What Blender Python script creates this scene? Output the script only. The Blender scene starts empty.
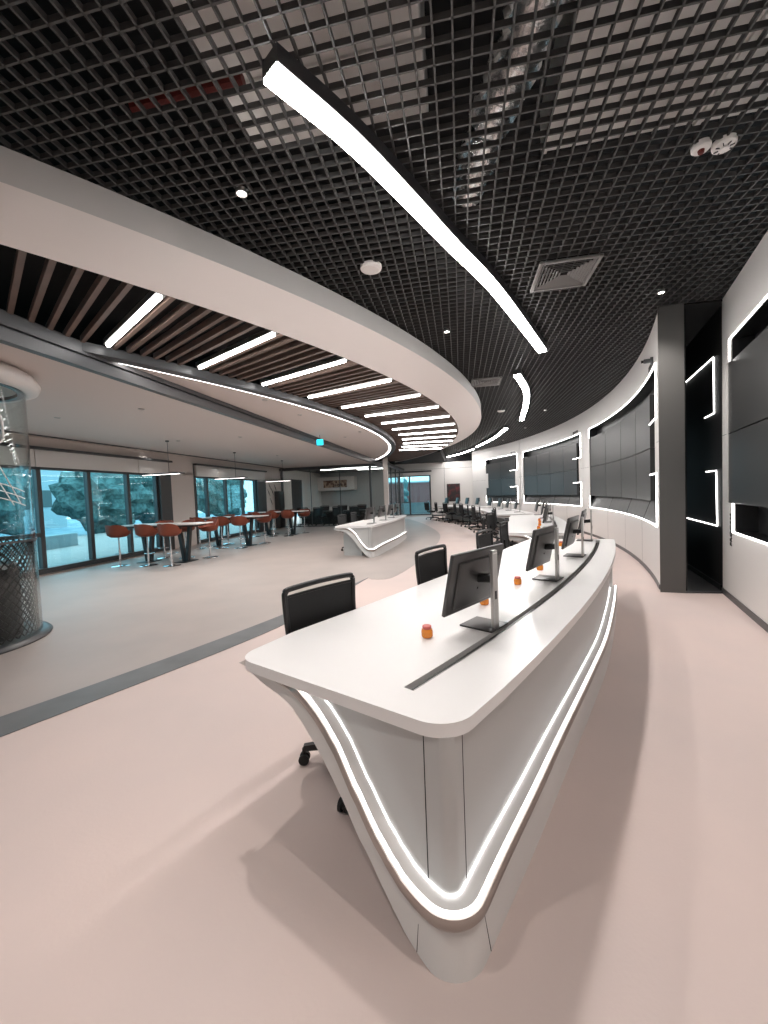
import bpy, bmesh, math, random
from mathutils import Vector, Matrix
random.seed(4)
S = bpy.context.scene
COL = S.collection
R = math.radians
pi = math.pi

# ------------------------------------------------------------------ camera
EYE = 1.53
pitch, roll = R(2.45), R(2.25)
fw = Vector((0, math.cos(pitch), -math.sin(pitch)))
up0 = Vector((0, math.sin(pitch), math.cos(pitch)))
r0 = Vector((1, 0, 0))
cup = math.cos(roll) * up0 + math.sin(roll) * r0
crt = math.cos(roll) * r0 - math.sin(roll) * up0
cd = bpy.data.cameras.new('camera')
cam = bpy.data.objects.new('camera', cd)
COL.objects.link(cam)
m = Matrix((crt, cup, -fw)).transposed().to_4x4()
m.translation = Vector((0, 0, EYE))
cam.matrix_world = m
cd.sensor_fit = 'HORIZONTAL'
cd.sensor_width = 36
cd.lens = 400 / 768 * 36
cd.clip_start = 0.05
cd.clip_end = 300
S.camera = cam

# ------------------------------------------------------------------ world, exposure
w = bpy.data.worlds.new('world')
S.world = w
w.use_nodes = True
bg = w.node_tree.nodes['Background']
bg.inputs[0].default_value = (0.56, 0.78, 0.88, 1)
bg.inputs[1].default_value = 1.6
S.view_settings.view_transform = 'Standard'
S.view_settings.look = 'None'
S.view_settings.gamma = 1
S.view_settings.use_curve_mapping = False
S.view_settings.exposure = 1.2
try:
    S.cycles.use_denoising = True
    S.cycles.denoiser = 'OPENIMAGEDENOISE'
    S.cycles.max_bounces = 8
    S.cycles.diffuse_bounces = 5
    S.cycles.glossy_bounces = 3
    S.cycles.transparent_max_bounces = 12
    S.cycles.sample_clamp_indirect = 6
    S.cycles.caustics_reflective = False
    S.cycles.caustics_refractive = False
except Exception:
    pass
E_STRIP = 23.0      # curved ceiling strips
E_SLAT = 9.0       # straight slat lights
E_RING = 4.0
E_WALL = 4.0        # outline strips of the video wall
E_DESK = 1.5
P_SPOT = 52.0       # lounge downlights
P_GRID = 60.0       # downlights of the open grid


# ------------------------------------------------------------------ materials
def mat(name, col=(.8, .8, .8), rough=.5, metal=0, spec=.5, emit=None, es=1, noise=None, bump=None, coat=0):
    M = bpy.data.materials.new(name)
    M.use_nodes = True
    nt = M.node_tree
    b = nt.nodes['Principled BSDF']
    b.inputs['Base Color'].default_value = (*col, 1)
    b.inputs['Roughness'].default_value = rough
    b.inputs['Metallic'].default_value = metal
    b.inputs['Specular IOR Level'].default_value = spec
    b.inputs['Coat Weight'].default_value = coat
    if emit:
        b.inputs['Emission Color'].default_value = (*emit, 1)
        b.inputs['Emission Strength'].default_value = es
    tc = nt.nodes.new('ShaderNodeTexCoord')
    if noise:      # (scale, colour2, low, high)
        n = nt.nodes.new('ShaderNodeTexNoise')
        n.inputs['Scale'].default_value = noise[0]
        n.inputs['Detail'].default_value = 4
        r = nt.nodes.new('ShaderNodeValToRGB')
        r.color_ramp.elements[0].position = noise[2]
        r.color_ramp.elements[1].position = noise[3]
        r.color_ramp.elements[0].color = (*col, 1)
        r.color_ramp.elements[1].color = (*noise[1], 1)
        nt.links.new(tc.outputs['Object'], n.inputs['Vector'])
        nt.links.new(n.outputs['Fac'], r.inputs['Fac'])
        nt.links.new(r.outputs['Color'], b.inputs['Base Color'])
    if bump:       # (scale, strength)
        n2 = nt.nodes.new('ShaderNodeTexNoise')
        n2.inputs['Scale'].default_value = bump[0]
        bp = nt.nodes.new('ShaderNodeBump')
        bp.inputs['Strength'].default_value = bump[1]
        bp.inputs['Distance'].default_value = .01
        nt.links.new(tc.outputs['Object'], n2.inputs['Vector'])
        nt.links.new(n2.outputs['Fac'], bp.inputs['Height'])
        nt.links.new(bp.outputs['Normal'], b.inputs['Normal'])
    return M


def glass_mat(name, tint, refl=.12):
    M = bpy.data.materials.new(name)
    M.use_nodes = True
    nt = M.node_tree
    nt.nodes.remove(nt.nodes['Principled BSDF'])
    t = nt.nodes.new('ShaderNodeBsdfTransparent')
    t.inputs[0].default_value = (*tint, 1)
    g = nt.nodes.new('ShaderNodeBsdfGlossy')
    g.inputs['Roughness'].default_value = .01
    f = nt.nodes.new('ShaderNodeLayerWeight')
    f.inputs['Blend'].default_value = .5
    pw = nt.nodes.new('ShaderNodeMath')
    pw.operation = 'POWER'
    pw.inputs[1].default_value = 4.0
    nt.links.new(f.outputs['Facing'], pw.inputs[0])
    a = nt.nodes.new('ShaderNodeMath')
    a.operation = 'ADD'
    a.inputs[1].default_value = refl
    a.use_clamp = True
    mx = nt.nodes.new('ShaderNodeMixShader')
    nt.links.new(pw.outputs[0], a.inputs[0])
    nt.links.new(a.outputs[0], mx.inputs[0])
    nt.links.new(t.outputs[0], mx.inputs[1])
    nt.links.new(g.outputs[0], mx.inputs[2])
    nt.links.new(mx.outputs[0], nt.nodes['Material Output'].inputs[0])
    return M


M = {}
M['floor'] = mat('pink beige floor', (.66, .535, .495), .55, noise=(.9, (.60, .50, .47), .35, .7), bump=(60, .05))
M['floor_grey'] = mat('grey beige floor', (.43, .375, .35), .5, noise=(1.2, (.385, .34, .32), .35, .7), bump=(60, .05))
M['floor_band'] = mat('grey floor band', (.13, .135, .14), .5, noise=(3, (.17, .175, .18), .3, .7))
M['floor_dark'] = mat('dark floor', (.03, .028, .028), .4)
M['wall'] = mat('white wall panel', (.72, .70, .68), .45, bump=(90, .03))
M['cream'] = mat('cream wall paint', (.74, .68, .64), .6, bump=(90, .03))
M['ceil'] = mat('ceiling paint', (.68, .61, .575), .7, bump=(80, .03))
M['soffit'] = mat('soffit paint', (.80, .74, .71), .6, bump=(80, .03))
M['fascia'] = mat('fascia shade tone', (.50, .49, .48), .6)  # soffit edge: its weaker light is put into this greyer colour
M['grid'] = mat('dark grey grid', (.052, .052, .052), .45)
M['deck'] = mat('black deck', (.010, .010, .011), .9)
M['duct'] = mat('galvanised duct', (.72, .70, .68), .6)
M['duct_red'] = mat('red pipe', (.13, .015, .012), .5)
M['foil'] = mat('crumpled foil', (.8, .8, .8), .25, metal=1, bump=(14, 1.0))
M['vent'] = mat('grey vent metal', (.20, .195, .19), .45, metal=.2)
M['dark'] = mat('dark grey metal', (.045, .047, .05), .35, spec=.6)
M['beam'] = mat('grey beam paint', (.085, .09, .095), .4)
M['black'] = mat('black plastic', (.012, .012, .013), .4)
M['rubber'] = mat('black rubber', (.01, .01, .01), .7)
M['meshfab'] = mat('black mesh fabric', (.028, .029, .030), .8, bump=(300, .3))
M['fabric'] = mat('black seat fabric', (.018, .018, .02), .9, bump=(200, .3))
M['pillar'] = mat('dark grey pillar', (.10, .098, .094), .5, bump=(120, .05))
M['gloss'] = mat('black glossy panel', (.008, .008, .009), .3, spec=.35)
M['screen'] = mat('display glass', (.045, .045, .045), .33, spec=.35)
M['darkwall'] = mat('dark wall finish', (.022, .021, .021), .5, spec=.25)
M['wood'] = mat('dark wood slat', (.13, .085, .068), .5, noise=(4, (.18, .12, .095), .3, .7))
M['slatcap'] = mat('slat face', (.30, .19, .15), .5)
M['top'] = mat('white worktop', (.80, .785, .775), .3, bump=(150, .01))
M['panel'] = mat('satin grey panel', (.46, .455, .445), .45, bump=(160, .04))
M['skirt'] = mat('light grey skirt', (.66, .645, .63), .4)
M['nose'] = mat('brushed taupe nose', (.40, .35, .32), .28, metal=.6)
M['silver'] = mat('brushed silver', (.45, .44, .43), .28, metal=.9)
M['gunmetal'] = mat('gunmetal', (.085, .082, .082), .35, metal=.4)
M['chrome'] = mat('chrome', (.75, .75, .76), .12, metal=1)
M['orange'] = mat('orange leather', (.20, .042, .018), .45)
M['amber'] = mat('amber jar content', (.85, .28, .03), .25)
M['redlid'] = mat('rose lid', (.60, .12, .10), .4)
M['tabtop'] = mat('white table top', (.75, .72, .70), .3)
M['white'] = mat('white plastic', (.78, .76, .74), .4)
M['lid'] = mat('cavity black', (.006, .005, .005), .95)
M['tvred'] = mat('dark red picture', (.015, .006, .006), .3, noise=(3, (.20, .01, .02), .5, .75))
M['photo'] = mat('brown landscape print', (.55, .38, .27), .5, noise=(6, (.12, .05, .03), .4, .6))
M['greyblue'] = mat('grey green back', (.10, .13, .13), .6)
M['glass'] = glass_mat('teal window glass', (.66, .88, .92), .06)
M['cleargl'] = glass_mat('clear glass', (.95, .98, .98), .015)
M['frost'] = mat('white line', (.85, .84, .82), .4)
M['text'] = mat('dark lettering', (.03, .03, .03), .5)
M['cyan'] = mat('cyan lit sign', (.02, .3, .4), .4, emit=(.02, .55, .75), es=1.1)
M['E_strip'] = mat('lit diffuser', (.9, .9, .9), .5, emit=(1, .965, .94), es=E_STRIP)
M['E_slat'] = mat('lit tube', (.9, .9, .9), .5, emit=(1, .97, .95), es=E_SLAT)
M['E_ring'] = mat('lit ring', (.9, .9, .9), .5, emit=(1, .93, .90), es=E_RING)
M['E_wall'] = mat('lit outline', (.9, .9, .9), .5, emit=(1, .98, .96), es=E_WALL)
M['E_desk'] = mat('lit desk line', (.9, .9, .9), .5, emit=(1, .99, .98), es=E_DESK)
M['E_desk_in'] = mat('lit inner desk line', (.9, .9, .9), .5, emit=(1, .99, .98), es=2.0)
M['E_spot'] = mat('lit lamp face', (.9, .9, .9), .5, emit=(1, .95, .9), es=30)
M['leaf'] = mat('hedge leaves', (.07, .14, .14), .7, noise=(5, (.16, .27, .26), .4, .6))
M['bark'] = mat('bark', (.06, .045, .035), .8)
M['terrace'] = mat('terrace paving', (.30, .42, .48), .7, noise=(1, (.2, .30, .36), .4, .6))
M['block'] = mat('pale render', (.45, .52, .55), .8)
M['brick'] = mat('red brown cladding', (.30, .10, .09), .8)
M['blackmesh'] = mat('black lattice metal', (.035, .034, .034), .3, metal=.6)


# ------------------------------------------------------------------ mesh helpers
class MB:
    def __init__(s):
        s.v, s.f = [], []

    def add(s, vs, fs):
        n = len(s.v)
        s.v += [tuple(p) for p in vs]
        s.f += [tuple(n + i for i in f) for f in fs]
        return s

    def box(s, c, d, rz=0, mtx=None):
        vs = []
        for x in (-.5, .5):
            for y in (-.5, .5):
                for z in (-.5, .5):
                    p = Vector((x * d[0], y * d[1], z * d[2]))
                    if mtx: p = mtx @ p
                    elif rz: p = Matrix.Rotation(rz, 3, 'Z') @ p
                    vs.append(p + Vector(c))
        return s.add(vs, [(0, 1, 3, 2), (4, 6, 7, 5), (0, 4, 5, 1), (2, 3, 7, 6), (0, 2, 6, 4), (1, 5, 7, 3)])

    def rbox(s, c, d, bev=.01, rz=0, mtx=None, seg=3):
        bm = bmesh.new()
        bmesh.ops.create_cube(bm, size=1)
        for v in bm.verts: v.co = Vector((v.co.x * d[0], v.co.y * d[1], v.co.z * d[2]))
        bmesh.ops.bevel(bm, geom=bm.edges[:] + bm.verts[:], offset=min(bev, min(d) * .45), segments=seg, affect='EDGES', profile=.5)
        Q = mtx if mtx else Matrix.Rotation(rz, 3, 'Z')
        n = len(s.v)
        bm.verts.index_update()
        s.v += [tuple(Q @ v.co + Vector(c)) for v in bm.verts]
        s.f += [tuple(n + v.index for v in f.verts) for f in bm.faces]
        bm.free()
        return s

    def prism(s, poly, z0, z1):
        n = len(poly)
        vs = [(p[0], p[1], z0) for p in poly] + [(p[0], p[1], z1) for p in poly]
        fs = [tuple(range(n - 1, -1, -1)), tuple(range(n, 2 * n))]
        fs += [(i, (i + 1) % n, n + (i + 1) % n, n + i) for i in range(n)]
        return s.add(vs, fs)

    def strip(s, A, B, z0, z1):
        """solid between two plan polylines of equal length"""
        n = len(A)
        vs = []
        for a, b in zip(A, B):
            vs += [(a[0], a[1], z0), (b[0], b[1], z0), (b[0], b[1], z1), (a[0], a[1], z1)]
        fs = [(0, 1, 2, 3), (4 * n - 1, 4 * n - 2, 4 * n - 3, 4 * n - 4)]
        for i in range(n - 1):
            for k in range(4):
                a, b = 4 * i + k, 4 * i + (k + 1) % 4
                fs.append((a, a + 4, b + 4, b))
        return s.add(vs, fs)

    def sections(s, secs, close=True, caps=True):
        """loft a list of equal-length closed sections"""
        k = len(secs[0])
        vs = [p for q in secs for p in q]
        fs = []
        for i in range(len(secs) - 1):
            for j in range(k if close else k - 1):
                a, b = i * k + j, i * k + (j + 1) % k
                fs.append((a, b, b + k, a + k))
        if caps and close:
            fs.append(tuple(range(k - 1, -1, -1)))
            fs.append(tuple(range((len(secs) - 1) * k, len(secs) * k)))
        return s.add(vs, fs)

    def tube(s, pts, r, n=10, rr=None):
        pts = [Vector(p) for p in pts]
        secs = []
        for i, p in enumerate(pts):
            t = (pts[min(i + 1, len(pts) - 1)] - pts[max(i - 1, 0)]).normalized()
            a = Vector((0, 0, 1)) if abs(t.z) < .95 else Vector((1, 0, 0))
            x = t.cross(a).normalized()
            y = x.cross(t).normalized()
            q = rr[i] if rr else r
            secs.append([p + q * (math.cos(2 * pi * k / n) * x + math.sin(2 * pi * k / n) * y) for k in range(n)])
        return s.sections(secs)

    def lathe(s, prof, c=(0, 0, 0), n=24):
        secs = []
        for k in range(n):
            a = 2 * pi * k / n
            secs.append([(c[0] + r * math.cos(a), c[1] + r * math.sin(a), c[2] + z) for r, z in prof])
        kk = len(prof)
        vs = [p for q in secs for p in q]
        fs = []
        for i in range(n):
            for j in range(kk - 1):
                a = i * kk + j
                b = ((i + 1) % n) * kk + j
                fs.append((a, b, b + 1, a + 1))
        return s.add(vs, fs)

    def build(s, name, m, parent=None, loc=None, smooth=35):
        me = bpy.data.meshes.new(name)
        me.from_pydata(s.v, [], s.f)
        bm = bmesh.new()
        bm.from_mesh(me)
        bmesh.ops.remove_doubles(bm, verts=bm.verts, dist=1e-5)
        bmesh.ops.recalc_face_normals(bm, faces=bm.faces)
        bm.to_mesh(me)
        bm.free()
        if smooth:
            me.polygons.foreach_set('use_smooth', [True] * len(me.polygons))
            me.set_sharp_from_angle(angle=R(smooth))
        me.materials.append(M[m] if isinstance(m, str) else m)
        o = bpy.data.objects.new(name, me)
        COL.objects.link(o)
        if parent: o.parent = parent
        if loc: o.location = loc
        return o


def thing(name, label, cat, loc=(0, 0, 0), rz=0, group=None):
    o = bpy.data.objects.new(name, None)
    o.empty_display_size = .1
    COL.objects.link(o)
    o.location = loc
    o.rotation_euler = (0, 0, rz)
    o['label'] = label
    o['category'] = cat
    if group: o['group'] = group
    return o


def tag(o, label, cat, group=None):
    o['label'] = label
    o['category'] = cat
    if group: o['group'] = group
    return o


def struct(o, label=None):
    o['kind'] = 'structure'
    if label: o['label'] = label
    return o


KIDS = {}


def dup(root, loc, rz, label, group=None, scale=None):
    kids = [c for c in COL.objects if c.parent == root]
    r = root.copy()
    COL.objects.link(r)
    r.location = loc
    r.rotation_euler = (0, 0, rz)
    r['label'] = label
    if group: r['group'] = group
    for ch in kids:
        c = ch.copy()
        COL.objects.link(c)
        c.parent = r
        for g in [q for q in COL.objects if q.parent == ch]:
            d = g.copy()
            COL.objects.link(d)
            d.parent = c
    return r


def boolean(o, cutter):
    md = o.modifiers.new('cut', 'BOOLEAN')
    md.operation = 'DIFFERENCE'
    md.object = cutter
    md.solver = 'EXACT'
    dg = bpy.context.evaluated_depsgraph_get()
    dg.update()
    me = bpy.data.meshes.new_from_object(o.evaluated_get(dg))
    o.modifiers.clear()
    o.data = me
    bpy.data.objects.remove(cutter)


def arcpts(c, r, a0, a1, n):
    return [(c[0] + r * math.cos(a0 + (a1 - a0) * i / n), c[1] + r * math.sin(a0 + (a1 - a0) * i / n)) for i in range(n + 1)]


def resample(pts, n):
    """Catmull-Rom through points (any dimension), n samples"""
    pts = [Vector(p) for p in pts]
    P = [pts[0] * 2 - pts[1]] + pts + [pts[-1] * 2 - pts[-2]]
    out = []
    k = len(pts) - 1
    for i in range(n + 1):
        t = i / n * k
        j = min(int(t), k - 1)
        u = t - j
        a, b, c, d = P[j], P[j + 1], P[j + 2], P[j + 3]
        out.append(.5 * ((2 * b) + (c - a) * u + (2 * a - 5 * b + 4 * c - d) * u * u + (3 * b - a - 3 * c + d) * u ** 3))
    return out


# building grid directions (open-cell ceiling, window wall, far wall)
TH = R(10.85)
U = Vector((math.cos(TH), -math.sin(TH), 0))
V = Vector((math.sin(TH), math.cos(TH), 0))
GZ = -TH


def uv(u, v, z=0):
    p = u * U + v * V
    return (p.x, p.y, z)


def gbox(mb, u0, u1, v0, v1, z0, z1):
    return mb.prism([uv(u0, v0)[:2], uv(u1, v0)[:2], uv(u1, v1)[:2], uv(u0, v1)[:2]], z0, z1)


CEIL = 3.95
LC = 3.15     # lounge ceiling

# ================================================================== FLOOR
f = MB().prism([(-16, -5), (9, -5), (9, 33), (-16, 33)], -.1, 0)
floor = struct(f.build('floor', 'floor', smooth=0), 'pink-beige seamless floor of the whole hall')
edge = [(p.x, p.y) for p in resample([(-4.7, .05), (-2.6, 2.98), (-1.26, 5.14), (-.34, 7.37)], 20)]
bound = resample([(-.34, 7.28), (-.1, 7.20), (.13, 7.36), (.52, 8.3), (1.05, 9.9), (1.50, 11.7), (1.9, 13.7), (2.08, 15.8), (2.0, 19.5), (1.62, 23.3), (1.05, 26.4)], 40)
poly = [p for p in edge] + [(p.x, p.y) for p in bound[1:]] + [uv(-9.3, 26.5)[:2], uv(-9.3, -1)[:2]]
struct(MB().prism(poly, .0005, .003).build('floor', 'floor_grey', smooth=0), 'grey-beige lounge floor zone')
A = resample([(-4.95, .25), (-2.74, 3.1), (-1.32, 5.34), (-.34, 7.40)], 30)
B = resample([(-4.6, -.1), (-2.47, 2.88), (-1.20, 4.94), (-.34, 7.36)], 30)
struct(MB().strip(A, B, .003, .006).build('trim_1', 'floor_band', smooth=0), 'tapering grey band inlaid in the floor')

# ================================================================== OPEN GRID CEILING
cell = .105
g = MB()
h0, h1 = 3.955, 3.992
u0, u1, v0, v1 = -7.0, 9.5, -2.0, 30.0
n = int((u1 - u0) / cell)
for i in range(n):
    u = u0 + i * cell
    gbox(g, u - .0055, u + .0055, v0, v1, h0, h1)
n = int((v1 - v0) / cell)
for i in range(n):
    v = v0 + i * cell
    gbox(g, u0, u1, v - .0055, v + .0055, h0, h1)
struct(g.build('ceiling', 'grid', smooth=0), 'black open-cell egg crate ceiling')
struct(gbox(gbox(gbox(gbox(gbox(MB(), -12, 11, -4, 30, 5.3, 5.4), -12, -11.9, -4, 30, 4.1, 5.3), 10.9, 11, -4, 30, 4.1, 5.3), -12, 11, -4, -3.9, 4.1, 5.3), -12, 11, 29.9, 30, 4.1, 5.3).build('ceiling', 'deck', smooth=0), 'black deck above the open grid')


def duct(u0, u1, v0, v1, z0, z1, label, m='duct'):
    d = MB().rbox(uv((u0 + u1) / 2, (v0 + v1) / 2, (z0 + z1) / 2), (u1 - u0, v1 - v0, z1 - z0), .02, rz=GZ)
    k = 0
    ax = (v1 - v0) > (u1 - u0)
    ln = (v1 - v0) if ax else (u1 - u0)
    while k * 1.2 < ln:
        if ax: gbox(d, u0 - .02, u1 + .02, v0 + k * 1.2, v0 + k * 1.2 + .04, z0 - .02, z1 + .02)
        else: gbox(d, u0 + k * 1.2, u0 + k * 1.2 + .04, v0 - .02, v1 + .02, z0 - .02, z1 + .02)
        k += 1
    return tag(d.build('air_duct', m, smooth=0), label, 'duct')


duct(-1.6, -.15, 1.5, 3.3, 4.45, 4.8, 'grey sheet metal air duct above the grid over the first curved light')
duct(-.05, .35, .6, 2.3, 4.6, 4.85, 'short grey air duct above the grid near the photo top centre')
duct(.80, 3.2, 2.2, 3.9, 4.5, 4.85, 'wide grey air duct above the grid at upper right')
fo = MB()
fp = resample([uv(.15, 3.9, 4.3), uv(.30, 3.2, 4.27), uv(.48, 2.6, 4.25), uv(.52, 2.0, 4.25), uv(.52, 1.2, 4.25)], 60)
fo.tube(fp, .15, 16, rr=[.15 + .012 * (-1) ** i + random.uniform(-.012, .012) for i in range(61)])
tag(fo.build('flexible_duct', 'foil'), 'crinkled silver foil duct above the black grid', 'duct')
pp = MB().tube([uv(-2.05, 2.42, 4.15), uv(-1.7, 2.42, 4.15), uv(-1.25, 2.42, 4.15)], .035, 10)
tag(pp.build('sprinkler_pipe', 'duct_red'), 'dark red sprinkler pipe running above the black grid', 'pipe')

# ================================================================== SLATTED SOFFIT
CS = (-17.1, 17.1)
CO, RO = (-14.28, 15.94), 17.72      # outer fascia
CI, RI = (-15.0, 15.46), 17.65      # inner edge of soffit
CR, RR = (-17.15, 15.75), 17.48
RC = 3.34     # panel inside the lit curve      # LED ring


def hit(ang, c, r, o=CS):
    d = (math.cos(ang), math.sin(ang))
    ox, oy = o[0] - c[0], o[1] - c[1]
    b = ox * d[0] + oy * d[1]
    cc = ox * ox + oy * oy - r * r
    return -b + math.sqrt(max(b * b - cc, 0))


def pol(ang, r, o=CS):
    return (o[0] + r * math.cos(ang), o[1] + r * math.sin(ang))


a_lo, a_hi = R(-66), R(19.5)
N = 150
secs = []
for i in range(N + 1):
    a = a_lo + (a_hi - a_lo) * i / N
    ro, ri = hit(a, CO, RO), hit(a, CI, RI)
    ri = min(ri, ro - .06)
    o1, i1, i2 = pol(a, ro), pol(a, ri), pol(a, ri + .03)
    secs.append([(*o1, 3.94), (*o1, 3.70), (*i1, 3.39), (*i1, 3.50), (*i2, 3.94)])
sf = MB().sections(secs)
so = struct(sf.build('ceiling', 'soffit', smooth=40), 'broad curved white soffit band')
so.data.materials.append(M['fascia'])
for p in so.data.polygons:
    if abs(p.normal.z) < .2 and p.center.z > 3.72 and (Vector(p.center[:2]) - Vector(CO)).length > RO - .01:
        p.material_index = 1  # outer edge faces take the painted shade
# cavity above the slats
A = [pol(a_lo + (a_hi - a_lo) * i / N, hit(a_lo + (a_hi - a_lo) * i / N, CO, RO) - .02) for i in range(N + 1)]
B = [pol(a_lo + (a_hi - a_lo) * i / N, hit(a_lo + (a_hi - a_lo) * i / N, CR, RR) - 2.5) for i in range(N + 1)]
struct(MB().strip(A, B, 3.90, 3.945).build('ceiling', 'lid', smooth=0), 'black cavity above the wooden slats')
sl = MB()
sc_ = MB()
step = R(.485)
lights = [R(-41.5) + R(3.42) * k for k in range(13)]
UB = -4.19


def r_inner(a):
    ri = hit(a, CR, RR + .20)
    return ri


a = R(-64)
while a < R(17.5):
    ro = hit(a, CI, RI) + .01
    ri = r_inner(a)
    if ro - ri > .15 and min(abs(a - l) for l in lights) > R(.26):
        dx, dy = -math.sin(a) * .022, math.cos(a) * .022
        p, q = pol(a, ri), pol(a, ro)
        sl.prism([(p[0] - dx, p[1] - dy), (p[0] + dx, p[1] + dy), (q[0] + dx, q[1] + dy), (q[0] - dx, q[1] - dy)], 3.405, 3.475)
    a += step
struct(sl.build('ceiling', 'wood', smooth=0), 'dark wooden slats fanning across the ceiling')

for k, a in enumerate(lights):
    ro = hit(a, CI, RI) - .06
    ri = max(r_inner(a) + .12, ro - 1.78)
    mid = (ro + ri) / 2
    p = pol(a, mid)
    order = ['nearest', 'second', 'third', 'fourth', 'fifth', 'sixth', 'seventh', 'eighth', 'ninth', 'tenth', 'eleventh', 'twelfth', 'farthest'][k]
    if order == 'nearest':
        t = thing('linear_light', '', 'light')
        MB().box((0, 0, .05), (ro - ri + .02, .085, .06)).build('housing', 'silver', t, smooth=0)
        MB().rbox((0, 0, .008), (ro - ri, .042, .04), .018).build('diffuser', 'E_slat', t)
        first = t
        t.location = (*p, 3.385)
        t.rotation_euler = (0, 0, a)
        base_len = ro - ri
    else:
        t = dup(first, (*p, 3.385), a, '', None)
        t.scale = ((ro - ri) / base_len, 1, 1)
    t['label'] = 'straight white tube light between wooden slats, %s of the fan' % order
    t['group'] = 'linear lights between the slats'

# ================================================================== LOUNGE CEILING, LED RING, BEAM
angs = [R(-50) + R(80) * i / 160 for i in range(161)]
seg = [pol(a, RR, CR) for a in angs if Vector((*pol(a, RR, CR), 0)).dot(U) > UB]
struct(MB().prism(seg, RC, RC + .06).build('ceiling', 'ceil', smooth=0), 'cream ceiling panel inside the lit curve')
lc = MB()
gbox(lc, -9.4, UB - .10, 1.5, 19.9, LC, LC + .06)
struct(lc.build('ceiling', 'ceil', smooth=0), 'flat cream lounge ceiling')
aa = [a for a in angs if Vector((*pol(a, RR, CR), 0)).dot(U) > UB]
aw = [a for a in angs if Vector((*pol(a, RR + .21, CR), 0)).dot(U) > UB - 2.5]
struct(MB().strip([pol(a, RR + .21, CR) for a in aw], [pol(a, RR + .032, CR) for a in aw], RC - .03, 3.42).build('trim_2', 'beam', smooth=30), 'dark curved band round the lit ceiling panel')
tag(MB().strip([pol(a, RR + .03, CR) for a in aa], [pol(a, RR - .03, CR) for a in aa], RC - .015, RC - .002).build('curved_light_line', 'E_ring', smooth=0), 'thin curved light line round the cream ceiling panel', 'light')
bm_ = MB()
gbox(bm_, UB - .10, UB - .0, 1.2, 19.9, LC - .02, LC + .10)
gbox(bm_, UB - .10, UB - .045, 1.2, 19.9, LC + .10, LC + .13)
gbox(bm_, UB - .10, UB - .0, 1.2, 19.9, LC + .13, 3.42)
struct(bm_.build('trim_3', 'beam', smooth=0), 'dark grey beam with a groove crossing the ceiling')
# black bulkhead beyond the beam, over the far end
struct(gbox(MB(), UB + .02, UB + 3.3, 19.9, 26.5, 3.52, 3.94).build('ceiling', 'deck', smooth=0), 'black ceiling over the far end')


def strip_light(pts, wdt, z, label, hous=.04):
    P = resample(pts, 40)
    L, Rr, LH, RH = [], [], [], []
    for i, p in enumerate(P):
        t = (P[min(i + 1, 40)] - P[max(i - 1, 0)])
        nrm = Vector((-t.y, t.x)).normalized()
        L.append(p + nrm * wdt / 2); Rr.append(p - nrm * wdt / 2)
        LH.append(p + nrm * (wdt / 2 + .012)); RH.append(p - nrm * (wdt / 2 + .012))
    t = thing('curved_light', label, 'light', group='curved ceiling lights')
    MB().strip(LH, RH, z + .02, CEIL).build('housing', 'dark', t, smooth=30)
    MB().strip(L, Rr, z, z + .03).build('diffuser', 'E_strip', t, smooth=30)
    return t



import_pts = [
    ([(-.525, 2.275), (-.14, 2.69), (.24, 3.18), (.71, 3.82), (1.44, 4.80), (2.78, 6.86)], 'long bright curved light sweeping across the grid ceiling'),
    ([(2.80, 8.20), (3.42, 9.45), (3.98, 11.0), (4.72, 13.5)], 'short curved light after the long one'),
    ([(4.72, 15.2), (4.98, 17.9), (4.97, 21.0)], 'third curved light towards the far wall'),
    ([(5.05, 22.2), (4.75, 24.6), (4.3, 26.2)], 'farthest curved light near the far wall'),
]
for pts, lb in import_pts: strip_light(pts, .128, 3.83, lb)


# ================================================================== CEILING FITTINGS
def vent(loc, label):
    t = thing('air_vent', label, 'air vent', loc, GZ, 'square ceiling air vents')
    fr = MB()
    for s in (-1, 1):
        fr.rbox((s * .295, 0, -.012), (.04, .63, .03), .008)
        fr.rbox((0, s * .295, -.012), (.55, .04, .03), .008)
    fr.build('frame', 'vent', t)
    lou = MB()
    for k in range(7):
        h = .255 - k * .034
        for s in (-1, 1):
            q = Matrix.Rotation(R(35) * s, 3, 'Y')
            lou.box((s * h, 0, -.008), (.028, 2 * h, .003), mtx=q)
            q = Matrix.Rotation(-R(35) * s, 3, 'X')
            lou.box((0, s * h, -.008), (2 * h, .028, .003), mtx=q)
    lou.build('louvre', 'vent', t, smooth=0)
    MB().box((0, 0, .03), (.58, .58, .01)).build('backing', 'lid', t, smooth=0)
    return t


v1_ = vent((2.13, 4.61, CEIL - .01), 'square metal air vent in the grid beside the long curved light')
dup(v1_, (2.36, 8.95, CEIL - .01), GZ, 'small-looking square air vent beyond the long curved light')


def disc(loc, r, label, name, cat, m='white', grp=None):
    t = thing(name, label, cat, loc, 0, grp)
    MB().lathe([(0, -.022), (r * .80, -.022), (r * .97, -.012), (r, 0), (r, .02), (0, .02)]).build('rim', m, t)
    return t


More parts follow.
